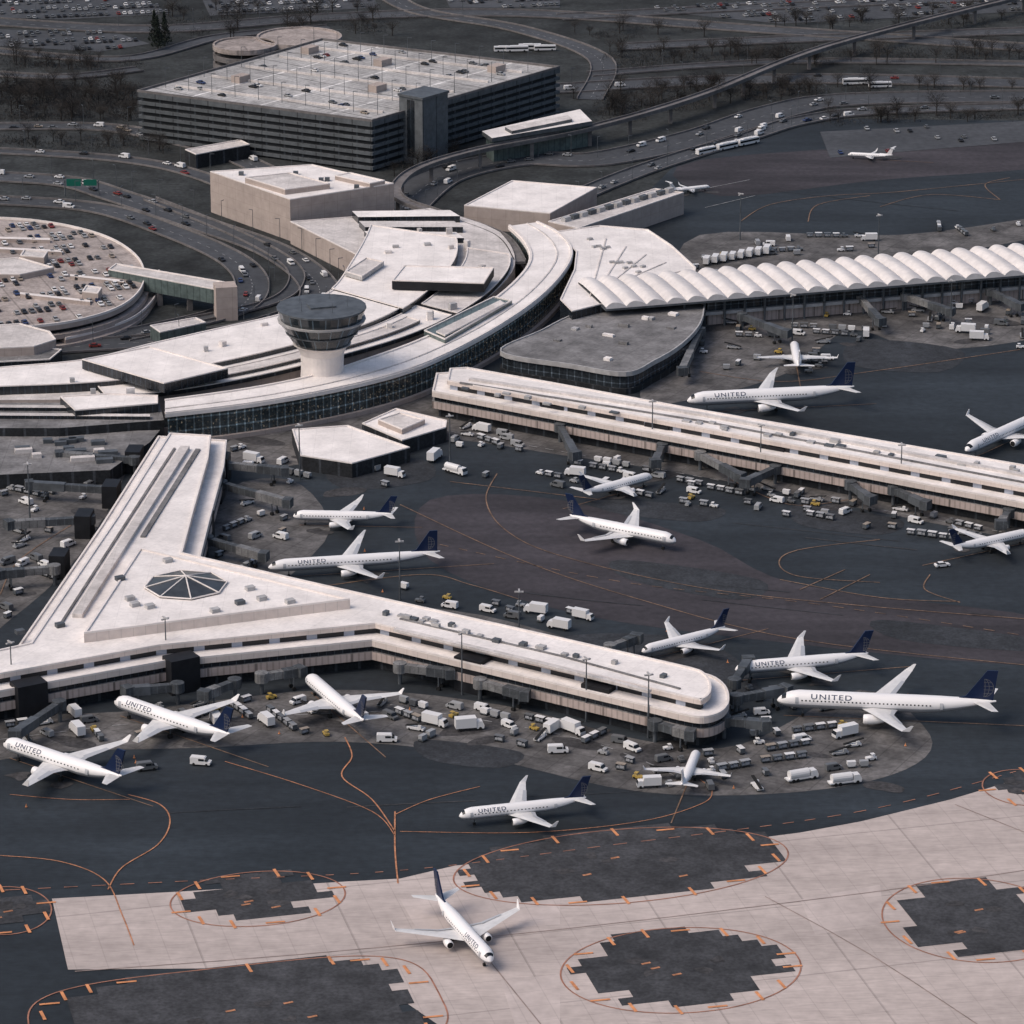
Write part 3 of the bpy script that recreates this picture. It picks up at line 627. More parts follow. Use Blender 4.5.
def aircraft(L,r,span,title=True,tailcol='navy',chord=8.2,ttail=False):
    t=thing('jet_airliner','x','airplane'); zc=r*2.05; n=22
    st=[(0,.03,-.28),(.008,.3,-.25),(.02,.52,-.2),(.04,.75,-.12),(.065,.9,-.05),(.1,1,0),(.4,1,0),(.66,1,0),(.74,.92,.07),(.82,.74,.22),(.9,.5,.42),(.96,.28,.58),(1,.1,.68)]
    def ringp(s,k=1.):
        x=L/2-s[0]*L; return [Vector((x,math.cos(2*math.pi*i/n)*r*s[1]*k,zc+s[2]*r+math.sin(2*math.pi*i/n)*r*s[1]*k)) for i in range(n)]
    mb=MB()
    for a,b in zip(st,st[1:]):
        A=ringp(a);B=ringp(b)
        for i in range(n):
            j=(i+1)%n; ang=math.sin(2*math.pi*(i+.5)/n)
            mb.face([A[i],A[j],B[j],B[i]],1 if ang<-.38 else (2 if ang<-.28 else 0))
    k=int(L*.62/1.1)
    for sd in (1,-1):
        for i in range(k):
            x=L/2-L*.12-i*1.1; a0=.12; a1=.27
            f=[Vector((x+dx,sd*math.cos(a)*(r+.03),zc+math.sin(a)*(r+.03))) for dx,a in ((0,a0),(.42,a0),(.42,a1),(0,a1))]
            mb.face(f if sd<0 else f[::-1],3)
    fu=mb.build('fuselage',['jet','belly','gold','pane'],t,True)
    mb=MB(); A=ringp((.022,.555,-.19),1.03);B=ringp((.042,.77,-.115),1.03)
    for i in range(2,9): mb.face([A[i],A[i+1],B[i+1],B[i]])
    o=mb.build('cockpit_window','pane',t); o.parent=fu
    for sd in (1,-1):
        for x in (L/2-L*.1,-L/2+L*.24):
            mb=MB()
            for q in range(6):
                a0=-.2+q*.12; a1=a0+.12
                mb.face([Vector((x+dx,sd*math.cos(a)*(r+.035),zc+math.sin(a)*(r+.035))) for dx,a in ((0,a0),(.9,a0),(.9,a1),(0,a1))][::-sd])
            o=mb.build('cabin_door','doorline',t); o.parent=fu
        if title:
            vs,fs=text_mesh('UNITED',r*.82); mb=MB(); xc=L/2-L*.25
            for f in fs:
                q=[]
                for i in f:
                    v=vs[i]; a=.4+v.y/r
                    q.append(Vector((xc-sd*v.x*1.35,sd*math.cos(a)*(r+.05),zc+math.sin(a)*(r+.05))))
                mb.face(q)
            o=mb.build('airline_title','title',t); o.parent=fu
    c=chord; h=span/2; zl=zc-r*.55; x0=L*.06+c*.45
    for sd in (1,-1):
        secs=[(x0,x0-c*1.15,0,zl,1.),(x0-r*.6,x0-c*1.15,r*.9,zl+.05,.9),(x0-h*.34*.6,x0-c*1.05,h*.34,zl+h*.34*.09,.6),(x0-h*.56,x0-h*.56-c*.24,h,zl+h*.1,.22)]
        w=loft(MB(),secs,0,sd).build('wing','wing',t)
        wl=MB(); xt=x0-h*.56
        f=[Vector((xt,sd*h,zl+h*.1)),Vector((xt-c*.24,sd*h,zl+h*.1)),Vector((xt-c*.34,sd*(h+.4),zl+h*.1+1.9)),Vector((xt-c*.27,sd*(h+.4),zl+h*.1+1.9))]
        e=Vector((0,.12*sd,0)); wl.face(f);wl.face([p+e for p in f][::-1])
        for i in range(4): wl.face([f[i],f[(i+1)%4],f[(i+1)%4]+e,f[i]+e])
        o=wl.build('winglet','jet',t); o.parent=w
        fl=MB(); y0,y1=h*.12,h*.7
        xa=lambda y:(x0-c*1.15+ (c*.1)*(y/(h*.34))) if y<h*.34 else (x0-c*1.05+((x0-h*.56-c*.24)-(x0-c*1.05))*((y-h*.34)/(h*.66)))
        zz=lambda y: zl+y*.1
        ys=[y0,h*.34,y1]
        for ya,yb in zip(ys,ys[1:]): fl.face([(xa(ya)+1.3,sd*ya,zz(ya)+.3),(xa(yb)+.9,sd*yb,zz(yb)+.2),(xa(yb)-.15,sd*yb,zz(yb)+.03),(xa(ya)-.15,sd*ya,zz(ya)+.03)])
        o=fl.build('flap','doorline',t); o.parent=w
        if not ttail:
            ey=h*.31; er=r*.55; ex=x0-h*.31*.6+er*1.6; ez=zl-er*.75
            mb=MB(); pr=[(0,er*.78),(-.15*er,er*.98),(-1.2*er,er*1.05),(-2.8*er,er*.85),(-4.*er,er*.5),(-4.6*er,er*.1)]
            for (a,ra),(b,rb) in zip(pr,pr[1:]):
                for i in range(14):
                    a0=2*math.pi*i/14;a1=2*math.pi*(i+1)/14
                    mb.face([(ex+a,sd*ey+ra*math.cos(a0),ez+ra*math.sin(a0)),(ex+a,sd*ey+ra*math.cos(a1),ez+ra*math.sin(a1)),(ex+b,sd*ey+rb*math.cos(a1),ez+rb*math.sin(a1)),(ex+b,sd*ey+rb*math.cos(a0),ez+rb*math.sin(a0))])
            en=mb.build('engine','jet',t,True)
            o=MB().face([(ex-.1*er,sd*ey+.8*er*math.cos(2*math.pi*i/14),ez+.8*er*math.sin(2*math.pi*i/14)) for i in range(14)]).build('intake','tyre',t); o.parent=en
        else:
            MB().tube((-L*.2,sd*r*1.55,zc+r*.35),(-L*.34,sd*r*1.5,zc+r*.4),r*.5,r*.38,12).build('engine','jet',t)
        zs=zc+r*.55 if not ttail else zc+r*.9+span*.2; xs=-L/2+L*.1 if not ttail else -L/2+1.5
        hs=h*.38; loft(MB(),[(xs+c*.1,xs-c*.42,0,zs,.4),(xs-hs*.55,xs-hs*.55-c*.2,hs,zs+hs*.08,.15)],0,sd).build('stabilizer','wing',t)
        lg=MB().tube((x0-c*.95,sd*r*1.2,zl),(x0-c*.95,sd*r*1.3,.6),.18,.18,6).build('landing_gear','metal',t)
        o=MB().tube((x0-c*.95,sd*r*1.3-.45,.6),(x0-c*.95,sd*r*1.3+.45,.6),.6,.6,12).build('wheel','tyre',t); o.parent=lg
    lg=MB().tube((L/2-L*.12,0,zc-r*.8),(L/2-L*.12,0,.45),.15,.15,6).build('nose_gear','metal',t)
    o=MB().tube((L/2-L*.12,-.3,.45),(L/2-L*.12,.3,.45),.45,.45,10).build('wheel','tyre',t); o.parent=lg
    hf=r*3.5 if not ttail else span*.2+r*.4; xb=-L/2+L*.155; zb=zc+r*.75; th=.22
    pf=[(xb+c*.25,zb+.0),(xb-c*.1,zb+hf*.12),(xb-hf*.75,zb+hf),(xb-hf*.75-c*.3,zb+hf),(-L/2+.9,zb-.1)]
    mb=MB()
    for sd in (1,-1):
        f=[Vector((x,sd*th,z)) for x,z in pf]; mb.face(f if sd<0 else f[::-1])
    for i in range(5):
        (a,b),(c_,d)=pf[i],pf[(i+1)%5]; mb.face([(a,th,b),(c_,th,d),(c_,-th,d),(a,-th,b)])
    fin=mb.build('tail_fin',tailcol,t)
    if tailcol=='navy':
        gx=xb-hf*.55-c*.1; gz=zb+hf*.42; rr=hf*.3
        for sd in (1,-1):
            mb=MB(); Y=sd*(th+.04)
            def arc(pts):
                for a,b in zip(pts,pts[1:]):
                    a=Vector(a);b=Vector(b); d=(b-a).normalized(); nn=Vector((-d.y,d.x))*.06
                    mb.face([(a.x+nn.x,Y,a.y+nn.y),(b.x+nn.x,Y,b.y+nn.y),(b.x-nn.x,Y,b.y-nn.y),(a.x-nn.x,Y,a.y-nn.y)])
            for k in (1.,.55,.12): arc([(gx+rr*k*math.cos(a),gz+rr*math.sin(a)) for a in [math.pi/2+math.pi*i/10 for i in range(11)]])
            for k in (-.6,-.2,.2,.6): arc([(gx-rr*math.sqrt(1-k*k),gz+rr*k),(gx,gz+rr*k*1.05)])
            o=mb.build('globe_emblem','emblem',t); o.parent=fin
    return t
protos=dict(
 narrow=(aircraft(39.,1.9,34.),39.),
 long=(aircraft(54.,1.95,38.5),54.),
 wide=(aircraft(62.,2.6,46.,chord=10.),62.),
 plain=(aircraft(37.,1.9,34.,False,'jet'),37.),
 plainnavy=(aircraft(37.,1.9,33.,False,'navy'),37.),
 regional=(aircraft(29.,1.35,21.,False,'jet',chord=5.,ttail=True),29.))
PL=[('narrow',(491,960),(436,895),'white jet alone on the pale concrete in the foreground, nose towards the viewer'),
 ('narrow',(459,814),(586,797),'white navy-tailed jet taxiing on dark asphalt just above the pale concrete'),
 ('narrow',(115,702),(230,738),'white jet parked below the left concourse arm, second from the left edge'),
 ('narrow',(4,744),(122,780),'leftmost white jet, on dark asphalt at the left edge'),
 ('plainnavy',(308,678),(364,723),'white jet parked nose-in under the bend of the Y concourse'),
 ('plain',(697,748),(682,781),'small white-tailed jet just below the round end of the Y concourse'),
 ('plainnavy',(642,649),(725,625),'white jet behind the right concourse arm, close to its round end'),
 ('narrow',(735,669),(868,655),'white jet right of the round concourse end, upper one of two'),
 ('wide',(777,698),(996,704),'longest white jet, lower of the two right of the round concourse end'),
 ('long',(268,567),(440,553),'long white jet with dark lettering in the crook of the Y concourse'),
 ('plainnavy',(293,514),(393,513),'shorter white jet just above the long lettered jet beside the concourse stem'),
 ('plainnavy',(676,541),(570,517),'white jet taxiing between the two cream concourses'),
 ('plainnavy',(652,474),(582,490),'white jet at the front of the straight concourse, left of its middle'),
 ('plainnavy',(1030,531),(952,545),'white jet cut by the right edge below the straight concourse'),
 ('wide',(966,447),(1046,408),'wide white jet behind the straight concourse at the right edge'),
 ('wide',(687,399),(854,388),'large white jet with a navy tail behind the straight concourse'),
 ('plain',(794,342),(799,365),'white jet parked nose-in under the scalloped concourse'),
 ('regional',(848,150),(893,150),'small distant white jet on the far dark apron at top right'),
 ('regional',(710,182),(670,184),'small distant white jet at the end of the annex with roof units')]
PLP=[]
for idx,(kind,nz,tl,lab) in enumerate(PL):
    pr,L=protos[kind]; z=3.8 if kind!='wide' else 5.3
    a=G(*nz,z);b=G(*tl,z+1); d=(a-b).xy; sc=d.length/L; c=(a+b)/2
    o=dup(pr,(c.x,c.y,.16),math.atan2(d.y,d.x),lab,None,sc)
    PLP.append((a.xy.copy(),b.xy.copy(),sc))
    u=d.normalized(); nn=Vector((-u.y,u.x))
    if idx not in (0,1,11):
        line_=MB(); line_.ribbon([a.xy-u*2,b.xy-u*random.uniform(8,20)],.35,.17+.001*idx); struct(line_,'lead_in_line','orange_thin')
        for q in range(2):
            p=c.xy+u*random.uniform(-12,12)+nn*random.uniform(-7,7); o_=[p+Vector((math.cos(k*.785)*random.uniform(1.5,5),math.sin(k*.785)*random.uniform(1.5,4))) for k in range(8)]
            struct(MB().flat(smooth(o_,3,True),.143+.002*q+.0003*idx),'oil_stain','stain')
def purge(o):
    for ch in list(o.children):
        for g in list(ch.children): bpy.data.objects.remove(g)
        bpy.data.objects.remove(ch)
    bpy.data.objects.remove(o)
for pr,L in protos.values(): purge(pr)
# ---------------------------------------------------------------- jet bridges
def jet_bridge(s,e,label):
    a=G(*s);b=G(*e); d=(b-a); L=d.length; rz=math.atan2(d.y,d.x)
    t=thing('jet_bridge',label,'jet bridge',(0,0,0)); A_,B_=random.choice((('bridge','bridge2'),('bridge','metal'),('bridge2','bridge')))
    MB().lathe([(3.8,0),(3.8,2.),(6.6,2.),(6.9,0)],n=12).build('rotunda',A_,t)
    MB().tube((0,0,0),(0,0,3.9),.6,.6,8).build('pedestal','metal',t)
    m1=L*.55
    MB().box((m1/2+.8,0),m1,2.1,4.1,6.3,0).build('inner_tunnel',A_,t)
    MB().box((m1+(L-m1)/2,0),L-m1,2.6,3.9,6.5,0).build('outer_tunnel',B_,t)
    MB().box((L,0),2.8,3.6,3.8,6.7,.4).build('cab','bridge',t)
    for sd in (1,-1):
        lg=MB().tube((L*.8,sd*1.3,.6),(L*.8,sd*1.3,4),.22).build('lift_column','metal',t)
        o=MB().tube((L*.8,sd*.9,.6),(L*.8,sd*1.7,.6),.6,.6,10).build('wheel','tyre',t); o.parent=lg
    t.location=a; t.rotation_euler=(0,0,rz); return t
JB=[((178,704),(128,708),'under the left arm of the Y concourse, reaching the second jet'),((60,722),(16,752),'at the left edge reaching the leftmost jet'),((262,694),(300,688),'reaching the jet under the bend of the Y concourse'),
 ((655,742),(690,752),'reaching the small white-tailed jet below the round concourse end'),((610,665),(636,655),'behind the right arm reaching the jet there'),((734,700),(748,678),'at the round concourse end reaching the upper jet'),
 ((736,716),(785,707),'at the round concourse end reaching the longest jet'),((480,700),(525,712),'standing free below the right arm, left of the end'),((400,684),(450,690),'standing free below the bend of the right arm'),
 ((724,738),(765,742),'below the round concourse end with nothing docked'),((222,500),(288,518),'reaching the shorter jet beside the stem'),((208,556),(264,572),'reaching the long lettered jet beside the stem'),
 ((110,505),(30,500),'longest one left of the stem'),((90,535),(10,540),'third one down on the left of the stem'),((135,475),(60,470),'top one on the left of the stem'),((55,585),(0,590),'lowest one left of the stem'),
 ((225,480),(285,486),'upper one right of the stem'),((560,442),(575,470),'left one of the straight concourse'),((662,462),(655,478),'reaching the jet at the straight concourse'),((700,470),(740,492),'before the middle of the straight concourse'),
 ((775,484),(745,498),'left of the third gate block, straight concourse'),((850,500),(870,515),'left of the fourth gate block, straight concourse'),((893,505),(925,520),'right of the fourth gate block, straight concourse'),
 ((1008,528),(1000,540),'reaching the jet at the right edge'),((700,345),(682,385),'reaching the large jet behind the straight concourse'),((742,330),(786,347),'reaching the jet under the scalloped concourse'),
 ((860,312),(880,335),'under the middle of the scalloped concourse'),((905,310),(950,325),'right one under the scalloped concourse'),((990,305),(1020,320),'at the right edge under the scalloped concourse'),((235,700),(205,712),'short one under the left arm of the Y concourse')]
for s,e,l in JB: jet_bridge(s,e,'dark jet bridge '+l)
# ---------------------------------------------------------------- vehicles
def car_mb(kind):
    P={}
    def wheels(xs,w,r=.36): return [(MB().tube((x,s*(w/2-.22),r),(x,s*(w/2+.02),r),r,r,10)) for x in xs for s in (1,-1)]
    if kind=='car':
        P['body']=MB().extr([(-2.2,.3),(2.2,.3),(2.3,.75),(1.2,.95),(-2.,1.),(-2.25,.8)],1.8); 
        P['window']=MB().extr([(-1.75,.97),(1.15,.93),(.45,1.38),(-1.2,1.4)],1.66,1.35,1.0); P['roof']=MB().extr([(-1.2,1.38),(.45,1.36),(.35,1.47),(-1.1,1.48)],1.37)
        W=wheels((-1.35,1.4),1.8,.33)
    elif kind=='van':
        P['body']=MB().extr([(-2.7,.35),(2.6,.35),(2.7,1.05),(1.9,1.25),(1.3,2.1),(-2.7,2.15)],2.,1.85,1.2); P['window']=MB().extr([(1.3,1.3),(1.98,1.28),(1.4,2.02),(1.2,2.02)],1.98,1.8,1.3)
        P['side_window']=MB().box((.3,0),1.5,2.03,1.35,1.9)
        P['roof']=MB().extr([(-2.6,2.15),(1.2,2.1),(1.1,2.25),(-2.5,2.28)],1.6); W=wheels((-1.7,1.7),2.)
    elif kind=='box_truck':
        P['body']=MB().box((-1.2,0),5.6,2.5,.9,3.6); P['cab']=MB().extr([(1.7,.5),(3.6,.5),(3.7,1.4),(3.2,2.5),(1.7,2.5)],2.3,2.1,1.5); P['window']=MB().extr([(3.0,1.5),(3.72,1.48),(3.3,2.35),(2.9,2.35)],2.2,2.05,1.5); W=wheels((-2.6,2.6),2.3,.48)
    elif kind=='tug':
        P['body']=MB().extr([(-1.5,.3),(1.5,.3),(1.55,.95),(.3,1.05),(-1.5,1.)],1.5); P['cab']=MB().box((-.5,0),1.1,1.3,1.75,1.9); P['post']=MB().tube((0,.55,1),(0,.55,1.75),.06,.06,4).tube((0,-.55,1),(0,-.55,1.75),.06,.06,4).tube((-1,.55,1),(-1,.55,1.75),.06,.06,4).tube((-1,-.55,1),(-1,-.55,1.75),.06,.06,4); W=wheels((-.95,.95),1.5,.34)
    elif kind=='cart':
        P['body']=MB().box((0,0),3.,1.6,.45,.65).box((-1.45,0),.08,1.6,.65,1.9).box((1.45,0),.08,1.6,.65,1.9); P['roof']=MB().box((0,0),3.05,1.65,1.9,2.); P['load']=MB().box((-.5,0),1.4,1.2,.65,1.4).box((.8,.1),.9,1.1,.65,1.15); W=wheels((-1.,1.),1.5,.26)
    elif kind=='fuel_truck':
        P['tank']=MB().tube((-4,0,1.9),(1.4,0,1.9),1.15,1.15,14); P['body']=MB().box((-.6,0),8.4,2.2,.6,.95); P['cab']=MB().extr([(1.8,.5),(3.8,.5),(3.9,1.4),(3.4,2.5),(1.8,2.5)],2.3,2.1,1.5); P['window']=MB().extr([(3.2,1.5),(3.92,1.48),(3.5,2.35),(3.1,2.35)],2.2,2.05,1.5); W=wheels((-3.2,-2,2.8),2.3,.48)
    elif kind=='bus':
        P['body']=MB().extr([(-6,.4),(6,.4),(6.1,1.4),(5.9,3.),(-6,3.)],2.5,2.4,1.4); P['window']=MB().box((0,0),11.6,2.53,1.5,2.4).box((6.02,0),.12,2.2,1.3,2.5); P['roof']=MB().box((-1,0),5,1.6,3.,3.25); W=wheels((-3.8,3.9),2.5,.5)
    elif kind=='loader':
        P['body']=MB().box((0,0),5.2,1.9,.4,.95); m=MB(); m.extr([(-3.2,.95),(-3.2,1.2),(3.6,2.6),(3.6,2.35)],.9); P['conveyor']=m; P['cab']=MB().box((1.4,-.6),1.,.7,.95,1.9); W=wheels((-1.8,1.8),1.9,.36)
    elif kind=='container':
        P['body']=MB().box((0,0),2.8,2.2,.35,.5); P['load']=MB().extr([(-1.,.5),(1.,.5),(1.4,.95),(1.4,2.1),(-1.4,2.1),(-1.4,.95)],1.5); W=wheels((-1,1),2.,.2)
    return P,W
MATS={'body':None,'cab':None,'roof':None,'window':'pane','side_window':'pane','post':'metal','load':'belly','tank':'paint_silver','conveyor':'tyre'}
KN=dict(car='parked_car',van='service_van',box_truck='box_truck',tug='baggage_tug',cart='baggage_cart',fuel_truck='fuel_truck',bus='airport_bus',loader='belt_loader',container='container_dolly')
CATN=dict(car='car',van='van',box_truck='truck',tug='baggage tug',cart='baggage cart',fuel_truck='fuel truck',bus='bus',loader='belt loader',container='cargo container')
VP={}
def proto(kind,col,full):
    key=(kind,col,full)
    if key in VP: return VP[key]
    P,W=car_mb(kind); pm='paint_'+col
    mt=lambda n: MATS.get(n) or pm
    if kind=='cart' : mt=lambda n:{'body':'metal','roof':pm,'load':'belly'}[n]
    if kind=='container': mt=lambda n:{'body':'metal','load':pm}[n]
    if kind=='fuel_truck' and col=='white': mt=lambda n: 'paint_white' if n=='tank' else (MATS.get(n) or pm)
    if full:
        t=bpy.data.objects.new(KN[kind],None); C.objects.link(t)
        for n,m in P.items(): m.build(n,mt(n),t)
        for w in W: w.build('wheel','tyre',t)
    else:
        mb=MB(); mats=[]
        for n,m in list(P.items())+[('wheel',w) for w in W]:
            q='tyre' if n=='wheel' else mt(n)
            if q not in mats: mats.append(q)
            mb.add(m,None,mats.index(q))
        t=mb.build(KN[kind],mats); t.location=(0,0,0)
    t['category']=CATN[kind]; VP[key]=t; return t
PLACED=[]; NCAR=[0]
SOLO=(('van','white',201,765,-.2,'white van alone on dark asphalt below the second jet from the left'),('van','white',387,742,0,'white van below the tail of the jet at the bend of the concourse'),
  ('van','white',558,753,.1,'white van alone on the apron above the taxiing jet'),('fuel_truck','white',456,474,-.7,'white tank truck alone on the apron left of the straight concourse'),
  ('fuel_truck','white',803,780,.4,'left one of two white tank trucks parked below the longest jet'),('fuel_truck','white',846,784,.3,'right one of two white tank trucks parked below the longest jet'),
  ('box_truck','white',470,730,.2,'white box truck on the apron below the middle gate block'),('car','white',942,567,.3,'white car alone on the central taxiway at right'),
  ('van','grey',147,770,.3,'dark van between the two leftmost jets'),('box_truck','white',435,460,1.2,'white box truck standing above the lone tank truck'))
KEEP=[G(s[2],s[3]).xy for s in SOLO]
def put(kind,col,p,rz,label,group,z=.17,full=False,sc=None):
    if kind=='car': NCAR[0]+=1
    o=dup(proto(kind,col,full),(p[0],p[1],z),rz,label,group,sc or random.uniform(.84,.98)); PLACED.append(Vector((p[0],p[1]))); return o
def free(p,dm=5.):
    for a,b,sc in PLP:
        ab=b-a; t_=max(0,min(1,(p-a).dot(ab)/ab.length_squared))
        if (a+ab*t_-p).length<4.*sc: return False
    for q in KEEP:
        if (q-p).length<9.5: return False
    for q in PLACED:
        if abs(q.x-p.x)<dm and abs(q.y-p.y)<dm: return False
    for o in (o1,o2):
        if inside(p,offset(o,-3)): return False
    return True
REG=[([(380,700),(520,712),(640,742),(640,785),(480,750),(380,735)],40,'below the right arm of the Y concourse',r2),
 ([(0,722),(160,708),(380,690),(380,740),(200,730),(0,760)],38,'below the left arm of the Y concourse',r1),
 ([(230,440),(300,460),(440,430),(560,455),(560,490),(440,480),(330,500),(230,500)],36,'between the stem and the straight concourse',r3),
 ([(560,450),(720,480),(1024,530),(1024,548),(860,530),(640,500),(560,490)],78,'along the front of the straight concourse',r3),
 ([(715,725),(750,685),(830,710),(880,745),(870,790),(760,790),(640,790),(640,760)],52,'around the round end of the Y concourse',.3),
 ([(700,335),(760,310),(1024,300),(1024,350),(880,330),(800,380),(700,372)],76,'on the apron under the scalloped concourse',-.2),
 ([(0,480),(110,480),(80,560),(20,620),(0,630)],30,'left of the concourse stem',.9),
 ([(225,505),(290,500),(270,600),(215,560)],20,'in the crook right of the concourse stem',.9),
 ([(400,588),(560,610),(640,640),(640,655),(560,640),(400,600)],14,'behind the right arm of the Y concourse',r2),
 ([(690,255),(860,225),(1024,215),(1024,228),(860,250),(690,280)],34,'behind the scalloped concourse',.1),
 ([(460,425),(520,432),(520,452),(465,445)],16,'packed by the left end of the straight concourse',r3)]
kinds=[('van','white'),('van','white'),('van','silver'),('box_truck','white'),('tug','white'),('tug','white'),('tug','grey'),('cart','white'),('cart','silver'),('cart','grey'),('container','white'),('container','silver'),('loader','white'),('loader','silver'),('van','grey'),('tug','silver'),('cart','tan'),('tug','yellow')]
for o_,n,desc,rot in REG:
    o=GP(o_); xs=[p.x for p in o]; ys=[p.y for p in o]; cnt=0; tries=0
    while cnt<n and tries<n*40:
        tries+=1
        if cnt and random.random()<.5:
            q=PLACED[-1]; p=q+Vector((random.gauss(0,9),random.gauss(0,9)))
        else: p=Vector((random.uniform(min(xs),max(xs)),random.uniform(min(ys),max(ys))))
        if not inside(p,o) or not free(p,4.4): continue
        kind,col=random.choice(kinds); full=o[0].y<-200
        lab=f'{col} {CATN[kind]} {desc}'; gp=f'{CATN[kind]}s {desc}'
        rz=rot+random.choice((0,math.pi/2,math.pi))+random.gauss(0,.12)
        put(kind,col,p,rz,lab,gp,full=full); cnt+=1
        if kind in('tug','cart','container') and random.random()<.4:
            for j in range(random.randint(2,4)):
                q=p-Vector((math.cos(rz),math.sin(rz)))*3.5*(j+1)
                if inside(q,o) and free(q,2.4):
                    k2='cart' if kind!='container' else 'container'; c2=random.choice(('silver','white','grey')); put(k2,c2,q,rz,f'{c2} {CATN[k2]} trailing in a train {desc}',f'{CATN[k2]} trains {desc}'); cnt+=1
cn=MB().box((0,0),.6,.6,0,.08).lathe([(.08,.24),(.9,.04),(.95,0)],n=8).build('traffic_cone','orange_dash'); cn.location=(0,0,0); cn['category']='traffic cone'
for i,(a,b,sc) in enumerate(PLP[:11]):
    if i in (0,1): continue
    u=(a-b).normalized(); nn=Vector((-u.y,u.x)); c=(a+b)/2
    for s_ in (1,-1):
        p=c-u*6*sc+nn*s_*18.5*sc; dup(cn,(p.x,p.y,.17),0,'orange traffic cone by the wingtip of a parked jet','cones by wingtips',1.)
purge(cn)
for kind,col,x,y,a,l in SOLO: put(kind,col,G(x,y),a,l,None,.17,True,1.05)
for i in range(3): put('bus','white',G(706+i*21,154-i*4.5),arm_rot((700,155),(755,143)),'white bus in a queue of three on the road at top right','buses queued on the road',.35)
for i in range(8): put('box_truck','white',G(707+i*8.6,264-i*1.5),1.35,'white truck in the tight row at the left end of the scalloped concourse','trucks in a row by the scalloped concourse',.1)
for x,y in ((505,52),(517,52),(530,50),(545,51),(855,85),(880,88)): put('bus','white',G(x,y),.1,'distant white bus behind the garage' if x<600 else 'distant white bus on the far highway','distant buses',.3)
ccols=['white']*4+['silver']*5+['grey']*5+['black']*6+['red','blue','tan']
def cands(o,dx,dy,rot,prob):
    c,s=math.cos(rot),math.sin(rot); ol=[(p[0]*c+p[1]*s,-p[0]*s+p[1]*c) for p in o]; xs=[p[0] for p in ol];ys=[p[1] for p in ol]; cand=[]
    y=min(ys); row=0
    while y<max(ys):
        x=min(xs)
        while x<max(xs):
            if inside((x,y),ol) and random.random()<prob: cand.append((x*c-y*s,x*s+y*c))
            x+=dx
        y+=dy if row%2 else dy*.45; row+=1
    cand=[p for p in cand if abs(p[0])<270]; random.shuffle(cand); return cand
def fill(o,z,dx,dy,rot,prob,desc,mx):
    for p in cands(o,dx,dy,rot,prob)[:mx]:
        col=random.choice(ccols); put('car',col,p,rot+math.pi/2+random.choice((0,math.pi)),f'{col} car parked {desc}',f'cars parked {desc}',z)
PDc=[p for p in offset(PD,3)]
for p in cands(PDc,2.9,13,R(20),.8):
    if NCAR[0]>=140: break
    if p[0]<G(-4,280).x-0: continue
    col=random.choice(ccols); put('car',col,p,R(110)+random.choice((0,math.pi)),f'{col} car parked on the left parking deck','cars parked on the left parking deck',8.02)
fill(offset(GAR,5),22.02,2.9,16,rg,.12,'on the garage rooftop',36)
fill(LOT[5],.2,3.,14,R(8),.3,'beside the far apron at top right',12)
for P,w in RW:
    for a,b in zip(P,P[1:]):
        if NCAR[0]>=297: break
        if random.random()<.5:
            s=a.lerp(b,random.random()); d=(b-a).normalized(); nn=Vector((-d.y,d.x)); sd=random.choice((-1,1)); q=s+nn*sd*random.choice((.13,.33))*w
            if abs(q.x)<250 and all((q-k).length>5 for k in PLACED[-60:]):
                col=random.choice(ccols); kd=random.choice(('car','car','car','van')); put(kd,col if kd=='car' else 'white',q,math.atan2(d.y,d.x)+(0 if sd<0 else math.pi),f'{col if kd=="car" else "white"} {kd} driving on the roads behind the terminal','traffic on the roads behind the terminal',.35)
far=MB(); FC=['white','silver','black','grey','red']
for o in LOT[:5]:
    for p in cands(o,3.,14,R(12),.72)[:150]:
        P_,W_=car_mb('car'); a=R(12)+math.pi/2; ca,sa=math.cos(a),math.sin(a); ci=random.choice((0,1,1,2,2,3,3,3,3,1)) if random.random()<.97 else 4
        T=lambda v: Vector((p[0]+v.x*ca-v.y*sa,p[1]+v.x*sa+v.y*ca,v.z+.2))
        far.add(P_['body'],T,ci).add(P_['window'],T,5).add(P_['roof'],T,ci)
fo_=far.build('distant_parked_cars',['paint_'+c for c in FC]+['pane']); fo_['kind']='stuff'; tag(fo_,'rows of tiny parked cars filling the far car parks along the top edge','cars')
for o in VP.values(): purge(o)
# ---------------------------------------------------------------- light masts
def mast(h):
    t=thing('light_mast','x','light mast'); MB().tube((0,0,0),(0,0,h),.3,.15,6).build('pole','metal',t)
    MB().box((0,0),2.6,.5,h-.4,h).box((0,0),.5,2.6,h,h+.3).build('lamp_head','lmetal',t); return t
m0=mast(19.)
for x,y,l in ((13,705,'at the left edge in front of the Y concourse'),(167,680,'in front of the left arm of the Y concourse'),(462,695,'in front of the right arm of the Y concourse'),(586,722,'left of the round concourse end'),(648,738,'right beside the round concourse end'),
   (519,652,'behind the right arm of the Y concourse'),(400,600,'behind the bend of the Y concourse'),(760,480,'in front of the middle of the straight concourse'),(900,500,'in front of the straight concourse at right'),(652,455,'in front of the straight concourse at left'),
   (792,345,'in front of the scalloped concourse'),(950,330,'in front of the scalloped concourse at right'),(878,262,'behind the scalloped concourse'),(740,240,'behind the left end of the scalloped concourse'),(30,520,'left of the concourse stem'),(450,470,'on the apron left of the straight concourse'),(300,480,'right of the concourse stem')):
    dup(m0,G(x,y),random.random(),'tall thin light mast '+l)
purge(m0)
def lamp():
    mb=MB().tube((0,0,0),(0,0,9),.14,.1,5).box((.9,0),2.,.25,8.9,9.1); t=mb.build('street_lamp','metal'); t.location=(0,0,0); t['category']='lamp post'; return t
l0=lamp()
